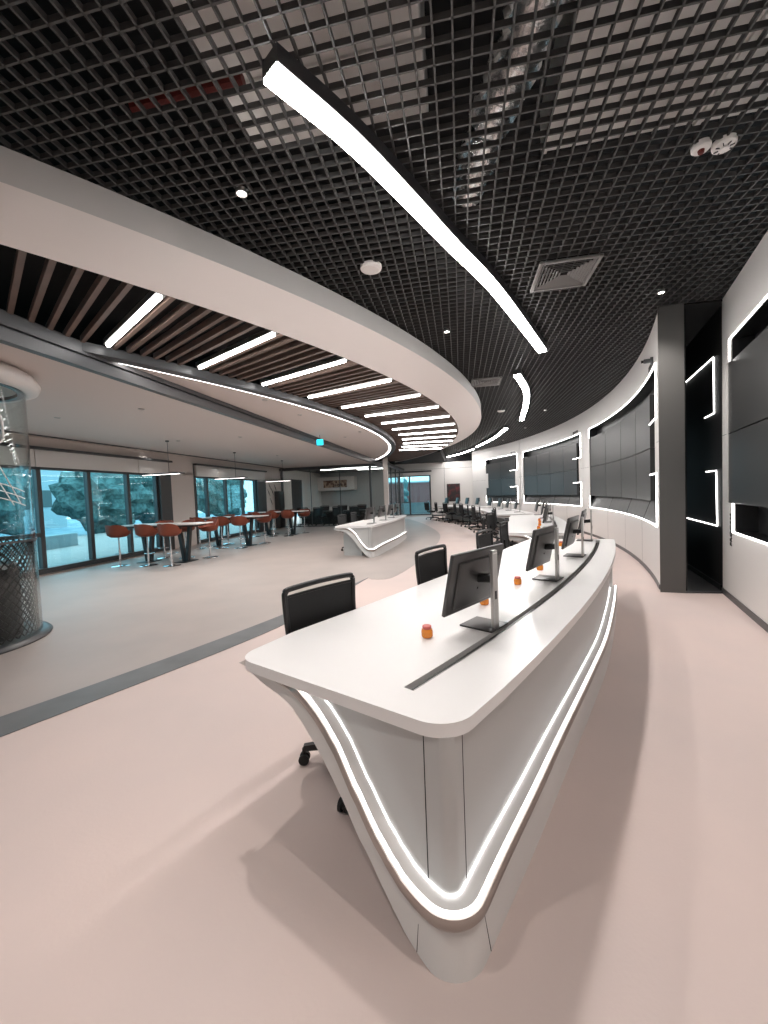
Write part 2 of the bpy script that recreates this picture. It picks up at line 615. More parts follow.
for p, lb in (((-.036, 4.372), 'round white ceiling speaker left of the long curved light'), ((3.70, 12.35), 'round white ceiling speaker beyond the second curved light')):
    t = disc((*p, CEIL), .115, lb, 'ceiling_speaker', 'speaker')
    MB().lathe([(0, -.025), (.085, -.0245), (.09, -.02), (0, -.02)]).build('grille', 'white', t)
t = disc((2.395, 3.0, CEIL), .062, 'round white detector with dark red centre at upper right', 'smoke_detector', 'detector')
MB().lathe([(0, -.045), (.018, -.042), (.022, -.02), (0, -.02)]).build('lens', 'duct_red', t)
t = disc((2.55, 2.985, CEIL), .075, 'larger white slotted detector at upper right', 'smoke_detector', 'detector')
q = MB()
for k in range(8):
    a = k * pi / 4
    q.box((.045 * math.cos(a), .045 * math.sin(a), -.026), (.03, .006, .006), rz=a)
q.build('slot', 'dark', t, smooth=0)
MB().lathe([(0, -.04), (.03, -.038), (.035, -.02), (0, -.02)]).build('cap', 'white', t)


def downlight(loc, label, power, z, grp, r=.045, ang=110):
    if loc[0] < -5.9: power *= .1
    if loc[0] > 5.6: power *= .3
    t = thing('downlight', label, 'light', (*loc, z), 0, grp)
    MB().lathe([(r * .72, -.002), (r * .78, -.008), (r, -.006), (r, .0), (r * .9, .03), (r * .7, .03)]).build('bezel', 'silver', t)
    MB().lathe([(0, .004), (r * .72, .004), (r * .72, .008), (0, .008)]).build('lamp', 'E_spot', t)
    ld = bpy.data.lights.new('downlight_beam', 'SPOT')
    ld.energy = power
    ld.color = (1, .93, .88)
    ld.spot_size = R(ang)
    ld.spot_blend = .8
    ld.shadow_soft_size = .05
    l = bpy.data.objects.new('downlight_beam', ld)
    COL.objects.link(l)
    l.parent = t
    l.location = (0, 0, -.03)
    return t


gl = [((-1.02, 3.25), 'bright downlight in the grid left of the long curved light'),
      ((1.05, 6.12), 'downlight in the grid beside the curved soffit edge'),
      ((3.60, 5.15), 'downlight in the grid just above the dark pillar'),
      ((5.09, 12.46), 'downlight in the grid before the middle video wall'),
      ((5.70, 15.9), 'downlight in the grid before the gap of two video walls'),
      ((-1.9, .5), 'added fill downlight in the grid behind the viewpoint, left'), ((-.3, -.9), 'added fill downlight in the grid behind the viewpoint, centre'),  # viewpoint lamps are unseen additions that brighten faces towards the camera
      ((1.5, .1), 'added fill downlight in the grid behind the viewpoint, right'), ((3.2, 1.6), 'added fill downlight in the grid right of the viewpoint'), ((-3.6, -.6), 'added fill downlight in the grid behind the viewpoint, far left'),
      ((5.9, 19.5), 'downlight in the grid at the far video wall')]
for p, lb in gl: downlight(p, lb, P_GRID * (.85 if 'viewpoint' in lb else 1), CEIL - .01, 'downlights of the open grid')
ll = [((-5.811, 7.28), 'lounge downlight next to the glass drum'), ((-4.052, 6.875), 'lounge downlight left of the dark beam, nearest'),
      ((-3.592, 10.288), 'lounge downlight left of the dark beam, second'), ((-5.299, 10.53), 'lounge downlight over the second bar table'),
      ((-2.09, 7.369), 'downlight inside the lit ceiling curve, nearest'), ((-1.747, 8.786), 'downlight inside the lit ceiling curve, second'),
      ((-1.104, 12.303), 'downlight inside the lit ceiling curve, near its tip'), ((-.594, 11.416), 'downlight inside the lit ceiling curve beside its light line'),
      ((-6.98, 12.16), 'lounge downlight near the window wall'), ((-3.9, 15.0), 'lounge downlight near the glass room'),
      ((-6.0, 15.6), 'lounge downlight over the far bar table')]
for p, lb in ll: downlight(p, lb, P_SPOT, (RC if 'inside' in lb else LC) - .002, 'downlights of the lounge ceiling', .05, 140)
sg = thing('hanging_sign', 'small cyan lit sign hanging beside the dark beam', 'sign', (-1.78, 11.7, 3.13), GZ)
MB().rbox((0, 0, 0), (.20, .03, .17), .03).build('panel', 'cyan', sg)
MB().tube([(0, 0, .08), (0, 0, RC - 3.13)], .006, 8).build('rod', 'dark', sg)

# ================================================================== VIDEO WALL (curved)
C0, R0 = (-15.82, 16.92), 22.72


def arcbox(mb, a0, a1, z0, z1, ra, rb, cc=C0):
    n = max(1, int(abs(a1 - a0) / 1.0 + .5))
    A = arcpts(cc, ra, R(a0), R(a1), n)
    B = arcpts(cc, rb, R(a0), R(a1), n)
    return mb.strip(A, B, z0, z1)


frames = [(-28.75, -11.1, 'near'), (-8.95, 6.03, 'middle'), (7.65, 16.25, 'far')]
wl = MB()
ZB, ZT, ZM0, ZM1 = .89, 3.32, 1.69, 2.52
arcbox(wl, -29.45, 6.80, 0, ZB, R0, R0 + .02)
arcbox(wl, 6.90, 19.9, 0, ZB, R0, R0 + .02)
arcbox(wl, -29.45, 6.80, ZT, CEIL, R0, R0 + .02)
arcbox(wl, 6.90, 19.9, ZT, CEIL, R0, R0 + .02)
cols = [-29.45] + [x for fr in frames for x in fr[:2]] + [19.9]
for a0, a1 in ((-29.45, -28.75), (-11.1, -8.95), (6.03, 6.80), (6.90, 7.65), (16.25, 19.9)):
    arcbox(wl, a0, a1, ZB, ZT, R0, R0 + .02)
for a0, a1, nm in frames:
    arcbox(wl, a0, a0 + .55, ZM0, ZM1, R0, R0 + .02)
    if nm == 'far': arcbox(wl, a1 - .55, a1, ZM0, ZM1, R0, R0 + .02)
struct(wl.build('wall_right', 'wall', smooth=20), 'long curved white wall holding the video walls')
wk = MB()
arcbox(wk, -29.45, 6.80, 0, ZB, R0 + .0205, R0 + .3)
arcbox(wk, 6.90, 19.9, 0, ZB, R0 + .0205, R0 + .3)
arcbox(wk, -29.45, 6.80, ZT, CEIL, R0 + .0205, R0 + .3)
arcbox(wk, 6.90, 19.9, ZT, CEIL, R0 + .0205, R0 + .3)
cols = [-29.45] + [x for fr in frames for x in fr[:2]] + [19.9]
for a0, a1 in ((-29.45, -28.75), (-11.1, -8.95), (6.03, 6.80), (6.90, 7.65), (16.25, 19.9)):
    arcbox(wk, a0, a1, ZB, ZT, R0 + .0205, R0 + .3)
for a0, a1, nm in frames:
    arcbox(wk, a0, a0 + .55, ZM0, ZM1, R0 + .0205, R0 + .3)
    if nm == 'far': arcbox(wk, a1 - .55, a1, ZM0, ZM1, R0 + .0205, R0 + .3)
struct(wk.build('wall_right', 'gloss', smooth=20), 'black core of the curved wall')
sm = MB()
arcbox(sm, -29.4, 19.9, 0, CEIL, R0 + .24, R0 + .32)
struct(sm.build('wall_right', 'gloss', smooth=30), 'black recess backs behind the video walls')
bb = MB()
arcbox(bb, -29.45, 19.9, 0, .07, R0 - .012, R0)
struct(bb.build('baseboard_right', 'dark', smooth=0), 'dark baseboard along the curved wall')
jt = MB()
for a0, a1 in ((-28.7, -11.1), (-8.9, 6.0), (7.7, 16.2)):
    nn = 4 if a1 - a0 > 10 else 3
    for k in range(1, nn):
        a = a0 + (a1 - a0) * k / nn
        arcbox(jt, a - .01, a + .01, .07, ZB, R0 - .0015, R0 + .002)
for a0, a1 in ((-29.4, -28.75), (-11.1, -8.95), (6.03, 6.8), (6.9, 7.65), (16.25, 19.9)):
    arcbox(jt, a0, a1, 2.145, 2.151, R0 - .0015, R0 + .002)
struct(jt.build('trim_4', 'dark', smooth=0), 'fine panel joints of the curved wall')


def ledpath(name_t, paths, parentlabel, grp='light outlines of the video walls', fn=None, rad=.0105):
    t = thing('outline_light', parentlabel, 'light', group=grp)
    for path in paths:
        P = []
        for (a0, z0), (a1, z1) in zip(path[:-1], path[1:]):
            k = max(1, int(abs(a1 - a0) / 1.0))
            for i in range(k): P.append(fn(a0 + (a1 - a0) * i / k, z0 + (z1 - z0) * i / k))
        P.append(fn(*path[-1]))
        q = MB()
        for i in range(len(P) - 1):
            q.tube([P[i], P[i + 1]], rad, 6)
        q.build('light_line', 'E_wall', t, smooth=0)
    return t


def onwall(a, z): return (*pol(R(a), R0 - .004, C0), z)


def videowall(a0, a1, nc, nm, s0):
    e = 2.2
    if nm == 'far':
        paths = [[(a0 + 1.0, ZM1), (a0, ZM1), (a0, ZT), (a1, ZT), (a1, ZM1), (a1 - .7, ZM1)],
                 [(a0 + 1.0, ZM0), (a0, ZM0), (a0, ZB), (a1, ZB), (a1, ZM0), (a1 - .7, ZM0)]]
    else:
        paths = [[(a0 + e * .9, ZM1), (a0, ZM1), (a0, ZT), (a1, ZT), (a1, 3.05)],
                 [(a0 + e * .9, ZM0), (a0, ZM0), (a0, ZB), (a1, ZB), (a1, 1.25)]]
    ledpath('x', paths, 'white light outline framing the %s curved video wall' % nm, fn=onwall)
    t = thing('video_wall', 'dark video wall of large screens, %s of three on the curved wall' % nm, 'video wall', group='video walls on the curved wall')
    b1 = a1 + (.0 if nm != 'far' else -.7)
    wd = (b1 - s0) / nc
    for r_ in range(2):
        z0, z1 = (1.25, 2.143) if r_ == 0 else (2.157, 3.05)
        for c in range(nc):
            q = MB()
            arcbox(q, s0 + c * wd + .025, s0 + (c + 1) * wd - .025, z0, z1, R0 + .03, R0 + .10)
            q.build('screen', 'screen', t, smooth=30)
    q = MB()
    for c in range(nc):
        arcbox(q, s0 + c * wd + .3, s0 + (c + 1) * wd - .3, 1.35, 2.95, R0 + .10, R0 + .235)
    q.build('mount', 'black', t, smooth=0)
    return t


videowall(-28.75, -11.1, 4, 'nearest', -26.2)
videowall(-8.95, 6.03, 4, 'middle', -7.7)
videowall(7.65, 16.25, 2, 'farthest', 8.3)
# sloping glass sills under the screens
for a0, a1, nm in frames:
    q = MB()
    nn = 4
    wd = (a1 - a0) / nn
    for k in range(nn):
        n_ = 5
        secs = []
        for i in range(n_ + 1):
            a = R(a0 + k * wd + .04 + (wd - .08) * i / n_)
            secs.append([(*pol(a, R0 + .02, C0), ZB + .005), (*pol(a, R0 + .03, C0), ZB + .005), (*pol(a, R0 + .15, C0), 1.235), (*pol(a, R0 + .14, C0), 1.235)])
        q.sections(secs)
    tag(q.build('glass_sill', 'screen', smooth=0), 'grey reflective sill panels under the %s video wall' % nm, 'panel', 'sills under the video walls')

# ---- straight right wall (D) and dark wall (E)
DA, DB = Vector((4.62, 5.45)), Vector((3.83, 3.99))
du = (DB - DA).normalized()
dn = Vector((du.y, -du.x))           # into the room
if dn.dot(-DA) < 0: dn = -dn


def dbox(mb, s0, s1, z0, z1, d0, d1, A=DA, u=du, n=dn):
    P = [A + u * s0 + n * d0, A + u * s1 + n * d0, A + u * s1 + n * d1, A + u * s0 + n * d1]
    return mb.prism([tuple(p) for p in P], z0, z1)


L_ = 9.6
q = MB()
dbox(q, 0, L_, 0, ZB, -.3, -.0205)
dbox(q, 0, L_, ZT, CEIL, -.3, -.0205)
dbox(q, 0, .20, ZB, ZT, -.3, -.0205)
dbox(q, .20, .37, 3.05, ZT, -.3, -.0205)
dbox(q, .20, .50, ZB, 1.25, -.3, -.0205)
dbox(q, 5.2, L_, ZB, ZT, -.3, -.0205)
struct(q.build('wall_right', 'gloss', smooth=0), 'black core of the right edge wall')
q = MB()
dbox(q, 0, L_, 0, ZB, -.02, 0)
dbox(q, 0, L_, ZT, CEIL, -.02, 0)
dbox(q, 0, .20, ZB, ZT, -.02, 0)
dbox(q, .20, .37, 3.05, ZT, -.02, 0)
dbox(q, .20, .50, ZB, 1.25, -.02, 0)
dbox(q, 5.2, L_, ZB, ZT, -.02, 0)
struct(q.build('wall_right', 'wall', smooth=0), 'white wall at the right edge holding dark screens')
q = MB()
dbox(q, .1, L_ - .1, .8, 3.4, -.32, -.24)
struct(q.build('wall_right', 'gloss', smooth=0))
q = MB()
dbox(q, 0, L_, 0, .075, 0, .012)
struct(q.build('baseboard_right', 'dark', smooth=0), 'dark baseboard of the wall at the right edge')
q = MB()
dbox(q, 0, .2, 2.145, 2.151, 0, .002)
struct(q.build('trim_5', 'dark', smooth=0))


def ond(s, z):
    p = DA + du * s + dn * .004
    return (p.x, p.y, z)


ledpath('x', [[(.36, 3.05), (.36, ZT), (5.2, ZT), (5.2, 3.05)], [(.50, 1.25), (.50, ZB), (5.2, ZB), (5.2, 1.25)]], 'white light outline on the wall at the right edge', fn=ond)
t = thing('video_wall', 'dark video wall cropped by the right photo edge', 'video wall', group='video walls on the straight wall')
for r_ in range(2):
    z0, z1 = (1.25, 2.143) if r_ == 0 else (2.157, 3.05)
    for c in range(3):
        q = MB()
        dbox(q, .205 + c * 1.43, .205 + (c + 1) * 1.43 - .012, z0, z1, -.10, -.02)
        q.build('screen', 'screen', t, smooth=0)
q = MB()
for c in range(3): dbox(q, .5 + c * 1.43, 1.3 + c * 1.43, 1.4, 2.9, -.235, -.10)
q.build('mount', 'black', t, smooth=0)


def text_on(body, size, origin, u, n, rot, m, parent=None, name='lettering', ext=.003):
    cu = bpy.data.curves.new(name, 'FONT')
    cu.body = body
    cu.size = size
    cu.extrude = ext
    cu.align_x = 'LEFT'
    tmp = bpy.data.objects.new('tmp', cu)
    COL.objects.link(tmp)
    dg = bpy.context.evaluated_depsgraph_get()
    dg.update()
    me = bpy.data.meshes.new_from_object(tmp.evaluated_get(dg))
    bpy.data.objects.remove(tmp)
    me.materials.clear()
    me.materials.append(M[m])
    o = bpy.data.objects.new(name, me)
    COL.objects.link(o)
    X = Vector((u[0], u[1], 0)).normalized()
    Y = Vector((0, 0, 1))
    Z = X.cross(Y)
    Q = Matrix((X, Y, Z)).transposed()
    Q = Q @ Matrix.Rotation(rot, 3, 'Z')
    mm = Q.to_4x4()
    mm.translation = Vector(origin)
    o.matrix_world = mm
    if parent:
        o.parent = parent
    return o


p = DA + du * .455 + dn * .006
o = text_on('PROCESS', .105, (p.x, p.y, .70), du, dn, R(90), 'text')
tag(o, 'dark vertical lettering below the screens at the right edge', 'lettering')
p = DA + du * .325 + dn * .006
o = text_on('PROCESS', .05, (p.x, p.y, 3.07), du, dn, R(90), 'text')
tag(o, 'small dark vertical lettering beside the upper light corner at the right edge', 'lettering')

EA, EB = Vector((4.70, 5.56)), Vector((5.48, 7.24))
eu = (EB - EA).normalized()
en = Vector((-eu.y, eu.x))
if en.dot(-EA) < 0: en = -en
q = MB()
dbox(q, -.1, 4, 0, CEIL, -.2, 0, EA, eu, en)
struct(q.build('wall_right', 'darkwall', smooth=0), 'dark glossy wall in the gap beside the pillar')
q = MB()
dbox(q, 0, 4, 0, .08, 0, .015, EA, eu, en)
struct(q.build('baseboard_right', 'black', smooth=0))
q = MB()
q.prism([(4.12, 5.56), (4.69, 5.44), (4.72, 5.60), (6.2, 8.7), (5.7, 8.7)], .0006, .004)
struct(q.build('floor', 'floor_dark', smooth=0), 'black floor in the gap behind the pillar')
q = MB()
q.prism([(5.75, 8.6), (6.6, 8.6), (6.6, 8.8), (5.85, 8.8)], 0, CEIL)
struct(q.build('wall_back', 'darkwall', smooth=0))
q = MB()
q.prism([(4.15, 5.50), (4.66, 5.40), (4.69, 5.47), (4.17, 5.57)], 0, .018)
struct(q.build('trim_6', 'dark', smooth=0), 'dark threshold strip between pillar and wall')


def one(s, z):
    p = EA + eu * s + en * .006
    return (p.x, p.y, z)


ledpath('x', [[(.72, 2.52), (.28, 2.52), (.30, ZT), (3.2, ZT)], [(.66, ZM0), (.20, ZM0), (.16, .90), (3.2, .90)]], 'thin glowing outline built for a reflected frame on the dark wall behind the pillar', fn=one, rad=.007)  # emissive strips in place of a mirrored video wall frame
q = MB()
q.prism([(3.87, 5.61), (4.15, 5.50), (4.47, 6.12), (4.28, 6.22)], 0, CEIL + .02)
struct(q.build('wall_right', 'pillar', smooth=0), 'tall dark grey pillar at the end of the curved wall')
q = MB().prism([(4.16, 5.51), (4.69, 5.41), (6.5, 8.9), (5.5, 8.9), (4.46, 6.15)], 3.925, 3.95)
struct(q.build('ceiling', 'lid', smooth=0), 'black ceiling of the gap behind the pillar')
# small lettering blocks on the upper corners
for a, nm in ((-27.6, 'nearest'), (-8.0, 'middle'), (8.4, 'farthest')):
    d_ = Vector((math.sin(R(a)), -math.cos(R(a))))
    p = Vector(pol(R(a + .9), R0 - .006, C0))
    o = text_on('PROCESS', .13, (p.x, p.y, ZT + .05), d_, None, 0, 'text')
    tag(o, 'dark lettering above the upper right corner of the %s video wall' % nm, 'lettering', 'lettering over the video walls')
    if nm == 'nearest':
        c_ = thing('wall_camera', 'small dark camera above the nearest curved video wall corner', 'camera', (*pol(R(-28.0), R0 - .07, C0), ZT + .12), R(-28))
        MB().rbox((0, 0, 0), (.12, .06, .06), .012).build('body', 'dark', c_)
        MB().tube([(-.06, 0, 0), (-.09, 0, 0)], .022, 12).build('lens', 'gloss', c_)
        MB().box((.05, 0, 0), (.04, .02, .10)).build('bracket', 'dark', c_, smooth=0)

# ================================================================== FAR WALL
FV = 26.6
q = MB()
gbox(q, -4.57 - 5.0, -4.57, FV, FV + .2, 0, 3.95)
gbox(q, -4.57, -1.88, FV, FV + .2, 2.73, 3.95)
gbox(q, -4.57, -1.88, FV, FV + .2, 0, .08)
gbox(q, -1.88, 5.0, FV, FV + .2, 0, 3.95)
struct(q.build('wall_back', 'wall', smooth=0), 'far white wall with window and red screen')
q = MB()
gbox(q, UB - .4, 5.0, FV - .03, FV - .001, 3.52, 3.95)
struct(q.build('trim_7', 'deck', smooth=0), 'black strip above the far wall')
q = MB()
gbox(q, -.99, -.97, FV - .004, FV, 0, 3.5)
gbox(q, 1.0, 1.02, FV - .004, FV, 0, 3.5)
gbox(q, -1.88, 3, FV - .004, FV, .46, .475)
gbox(q, -4.6, 3, FV - .004, FV, 3.10, 3.115)
gbox(q, -1.88, 3.5, FV - .02, FV, 0, .09)
struct(q.build('trim_8', 'beam', smooth=0), 'panel joints and skirting of the far wall')




q = MB()
for u in (-4.52, -3.30, -1.93): gbox(q, u - .05, u + .05, FV + .02, FV + .12, .08, 2.73)
gbox(q, -4.57, -1.88, FV + .02, FV + .12, .08, .16)
gbox(q, -4.57, -1.88, FV + .02, FV + .12, 2.66, 2.73)
gbox(q, -4.57, -3.30, FV + .02, FV + .12, .92, .99)
wo = struct(q.build('window_1', 'dark', smooth=0), 'dark framed window in the far wall')
gbox(MB(), -4.55, -1.9, FV + .06, FV + .07, .1, 2.7).build('glass', 'glass', wo, smooth=0)
q = gbox(MB(), -4.75, -1.80, FV - .12, FV - .005, 2.93, 3.03)
tag(q.build('curtain_rail', 'dark', smooth=0), 'dark curtain rail above the far window', 'curtain rail')
t = thing('wall_screen', 'black and dark red screen on the far white wall', 'screen', uv(-.41, FV - .04, .93), GZ)
MB().rbox((0, 0, .575), (.84, .06, 1.15), .01).build('bezel', 'black', t)
MB().box((0, -.034, .575), (.78, .006, 1.08)).build('display', 'tvred', t, smooth=0)
t = thing('wall_socket', 'small grey round socket low on the far wall', 'socket', uv(-1.60, FV - .008, .47), GZ)
MB().rbox((0, 0, 0), (.10, .014, .10), .02).build('plate', 'silver', t)
MB().rbox((0, -.009, 0), (.04, .006, .04), .01).build('outlet', 'dark', t)
# return between curved wall end and far wall
pe = pol(R(19.9), R0, C0)
q = MB().prism([(pe[0], pe[1]), (pe[0] + .3, pe[1] - .02), (pe[0] + 1.2, 29), (pe[0] + .9, 29)], 0, CEIL)
struct(q.build('wall_right', 'wall', smooth=0), 'white return wall at the far end of the curved wall')

# ================================================================== WINDOW WALL (left)
WU = -9.40
wins = [(-1.0, 11.20, 2), (12.98, 17.45, 3)]
q = MB()
gbox(q, WU - .25, WU, -3.2, -1, 0, 3.4)
gbox(q, WU - .25, WU, -1, 26.7, 2.49, 3.4)
gbox(q, WU - .25, WU, -1, 26.7, -.05, .03)
gbox(q, WU - .25, WU, 11.66, 12.98, 0, 2.6)
gbox(q, WU - .25, WU, 18.22, 21.4, 0, 2.6)
gbox(q, WU - .25, WU, 22.9, 26.7, 0, 2.6)
struct(q.build('wall_left', 'cream', smooth=0), 'cream window wall of the lounge')
q = MB()
gbox(q, WU - .2, WU + .06, 11.18, 11.68, 0, 2.50)
gbox(q, WU - .2, WU + .06, 17.42, 18.24, 0, 2.50)
struct(q.build('trim_9', 'dark', smooth=0), 'dark window end posts')
q = MB()
gbox(q, WU + .0, WU + .16, -1, 11.68, 2.86, 2.92)
gbox(q, WU + .0, WU + .16, 12.90, 18.24, 2.86, 2.92)
gbox(q, WU, WU + .02, 12.90, 12.96, 0, 2.9)
struct(q.build('trim_10', 'dark', smooth=0), 'dark blind tracks over the windows')
mull = {2: [-.95, 1.2, 2.5, 3.75, 5.0, 6.25, 7.52, 8.78, 10.03, 11.15], 3: [13.02, 13.72, 14.97, 16.26, 17.4]}
for n_, (v0, v1, k) in enumerate(wins):
    q = MB()
    for v in mull[k]: gbox(q, WU - .14, WU - .02, v - .05, v + .05, .03, 2.49)
    gbox(q, WU - .14, WU + .04, v0, v1, .03, .15)
    gbox(q, WU - .14, WU - .02, v0, v1, 2.42, 2.49)
    if k == 2: gbox(q, WU - .14, WU - .02, 3.75, 7.52, .88, .97)
    wo = struct(q.build('window_%d' % k, 'dark', smooth=0), 'floor to ceiling window beside the %s bar table' % ('first' if k == 2 else 'second'))
    gbox(MB(), WU - .09, WU - .08, v0, v1, .1, 2.48).build('glass', 'glass', wo, smooth=0)
    bl = MB()
    vs = [x for x in ((-1, 2.5, 5.0, 7.4, 10.35, 11.6) if k == 2 else (12.98, 14.3, 16.3, 18.2))]
    for a, b in zip(vs[:-1], vs[1:]): gbox(bl, WU + .05, WU + .062, a + .012, b - .012, 2.47, 2.86)
    tag(bl.build('roller_blind', 'white', smooth=0), 'raised white roller blinds over the %s lounge window' % ('long near' if k == 2 else 'farther'), 'blind')
    tag(gbox(MB(), WU + .0, WU + .05, v0, v1, .03, .10).build('window_sill', 'dark', smooth=0), 'low dark sill of the %s lounge window' % ('long near' if k == 2 else 'farther'), 'sill')
# cove recess line
q = MB()
gbox(q, WU + .30, WU + .33, 1.5, 20, LC - .03, LC + .0)
struct(q.build('trim_11', 'beam', smooth=0), 'dark line along the lounge ceiling edge')
# diamond shapes on the wall
for i, (v, z) in enumerate([(18.75, 2.18), (18.62, 1.86), (19.0, 1.92), (19.35, 2.12), (18.85, 1.42)]):
    P = [(v - .12, z + .18), (v + .02, z + .02), (v + .12, z - .18), (v - .02, z - .02)]
    q = MB()
    vs = [uv(WU + .004, a, b) for a, b in P] + [uv(WU + .014, a, b) for a, b in P]
    q.add(vs, [(0, 1, 2, 3), (7, 6, 5, 4), (0, 4, 5, 1), (1, 5, 6, 2), (2, 6, 7, 3), (3, 7, 4, 0)])
    tag(q.build('wall_ornament', 'black', smooth=0), ['upper left', 'middle left', 'centre', 'upper right', 'lowest'][i] + ' black diamond ornament on the lounge wall', 'ornament', 'black diamond ornaments')
t = thing('tall_cabinet', 'narrow dark cabinet at the lounge wall by the glass room', 'cabinet', uv(WU + .14, 19.5, 0), GZ)
MB().rbox((0, 0, .98), (.26, .6, 1.9), .01).build('body', 'dark', t)
MB().rbox((.135, 0, .98), (.02, .56, 1.84), .008).build('door', 'black', t)
MB().box((.15, .2, 1.0), (.012, .015, .15)).build('handle', 'silver', t, smooth=0)

# ================================================================== GLASS MEETING ROOM
PV = 20.0
q = MB()
gbox(q, WU, -3.6, PV - .06, PV + .06, 3.0, 3.14)
for u in (-9.3, -4.48): gbox(q, u - .05, u + .05, PV - .05, PV + .05, 0, 3.0)
for u in (-7.7, -6.1): gbox(q, u - .015, u + .015, PV - .02, PV + .02, 0, 3.0)
gbox(q, WU, -3.6, PV - .04, PV + .04, 0, .05)
for v in (21.6, 23.2, 24.8): gbox(q, -3.72, -3.64, v - .03, v + .03, 0, 3.0)
gbox(q, -3.74, -3.62, PV, 26.6, 3.0, 3.12)
ps = struct(q.build('wall_glass', 'beam', smooth=0), 'dark framed glass partition of the meeting room')
q = gbox(MB(), WU, -4.5, PV - .006, PV + .006, .05, 3.0)
gbox(q, -4.45, -3.75, PV - .006, PV + .006, .05, 3.0)
gbox(q, -3.686, -3.674, PV + .1, 26.5, .02, 3.0)
q.build('glass', 'cleargl', ps, smooth=0)
q = gbox(MB(), -3.78, -3.56, PV - .1, PV + .12, 0, 3.5)
struct(q.build('trim_12', 'cream', smooth=0), 'white post at the corner of the glass room')
q = MB()
gbox(q, WU, -3.7, FV - .3, FV - .01, 0, 3.15)
struct(q.build('wall_back', 'panel', smooth=0), 'grey back wall of the glass meeting room')
q = gbox(MB(), WU, -3.6, 20.0, 26.6, 3.15, 3.2)
struct(q.build('ceiling', 'pillar', smooth=0), 'grey meeting room ceiling')
q = gbox(MB(), WU - .02, WU + .02, 21.4, 22.9, .8, 2.62)
struct(q.build('window_4', 'dark', smooth=0))
q = gbox(MB(), -9.35, -6.8, 25.5, 26.2, 1.95, 2.85)
bh = tag(q.build('hanging_cabinet', 'cream', smooth=0), 'white hanging cabinet box on the meeting room back wall', 'cabinet')
q = gbox(MB(), -8.9, -7.3, 25.44, 25.49, 2.14, 2.62)
tag(q.build('landscape_print', 'photo', smooth=0), 'wide brown print on the white hanging box', 'picture')
for k, (u0_, u1_, v_) in enumerate([(-8.6, -7.2, 21.2), (-7.9, -5.2, 22.2), (-6.0, -4.3, 23.4), (-6.6, -4.4, 21.4)]):
    t = thing('linear_light', ['left', 'long middle', 'right rear', 'right front'][k] + ' thin ceiling light in the glass meeting room', 'light', uv((u0_ + u1_) / 2, v_, 3.11), GZ, 'meeting room ceiling lights')
    MB().box((0, 0, .02), (u1_ - u0_ + .02, .08, .04)).build('housing', 'silver', t, smooth=0)
    MB().box((0, 0, -.005), (u1_ - u0_, .05, .02)).build('diffuser', 'E_slat', t, smooth=0)
t = thing('meeting_table', 'long black table inside the glass meeting room', 'table', uv(-7.0, 21.75, 0), GZ)
MB().rbox((0, 0, .73), (3.8, .95, .04), .01).build('tabletop', 'dark', t)
for x in (-1.5, 0, 1.5): MB().rbox((x, 0, .355), (.12, .7, .71), .01).build('leg', 'black', t)
MB().rbox((0, -.40, .36), (3.7, .03, .68), .008).build('front_panel', 'black', t)
t = thing('sofa', 'low grey sofa in front of the meeting room back wall', 'sofa', uv(-7.9, 24.6, 0), GZ)
MB().rbox((0, 0, .26), (2.0, .8, .36), .05).build('seat', 'pillar', t)
MB().rbox((0, .33, .65), (2.0, .2, .5), .06).build('backrest', 'duct', t)
for x in (-1, 1): MB().rbox((x, 0, .38), (.18, .8, .5), .05).build('armrest', 'pillar', t)
for x in (-.85, .85): MB().rbox((x, 0, .045), (.08, .6, .09), .01).build('foot', 'black', t)


OX, OY = .18, 1.27
def fillet(poly, rads, n=8, closed=True):
    out = []
    k = len(poly)
    for i, p in enumerate(poly):
        r = rads[i]
        p = Vector(p)
        if r <= 0 or (not closed and i in (0, k - 1)):
            out.append(p); continue
        a = (Vector(poly[i - 1]) - p).normalized(); b = (Vector(poly[(i + 1) % k]) - p).normalized()
        h = math.acos(max(-1, min(1, a.dot(b)))) / 2
        d = r / math.tan(h)
        c = p + (a + b).normalized() * (r / math.sin(h))
        s, e = p + a * d, p + b * d
        a0 = math.atan2(s.y - c.y, s.x - c.x); a1 = math.atan2(e.y - c.y, e.x - c.x)
        da = (a1 - a0 + pi) % (2 * pi) - pi
        for j in range(n + 1):
            t = a0 + da * j / n
            out.append(Vector((c.x + r * math.cos(t), c.y + r * math.sin(t))))
    return out
def loc2(p): return (p[0] - OX, p[1] - OY)
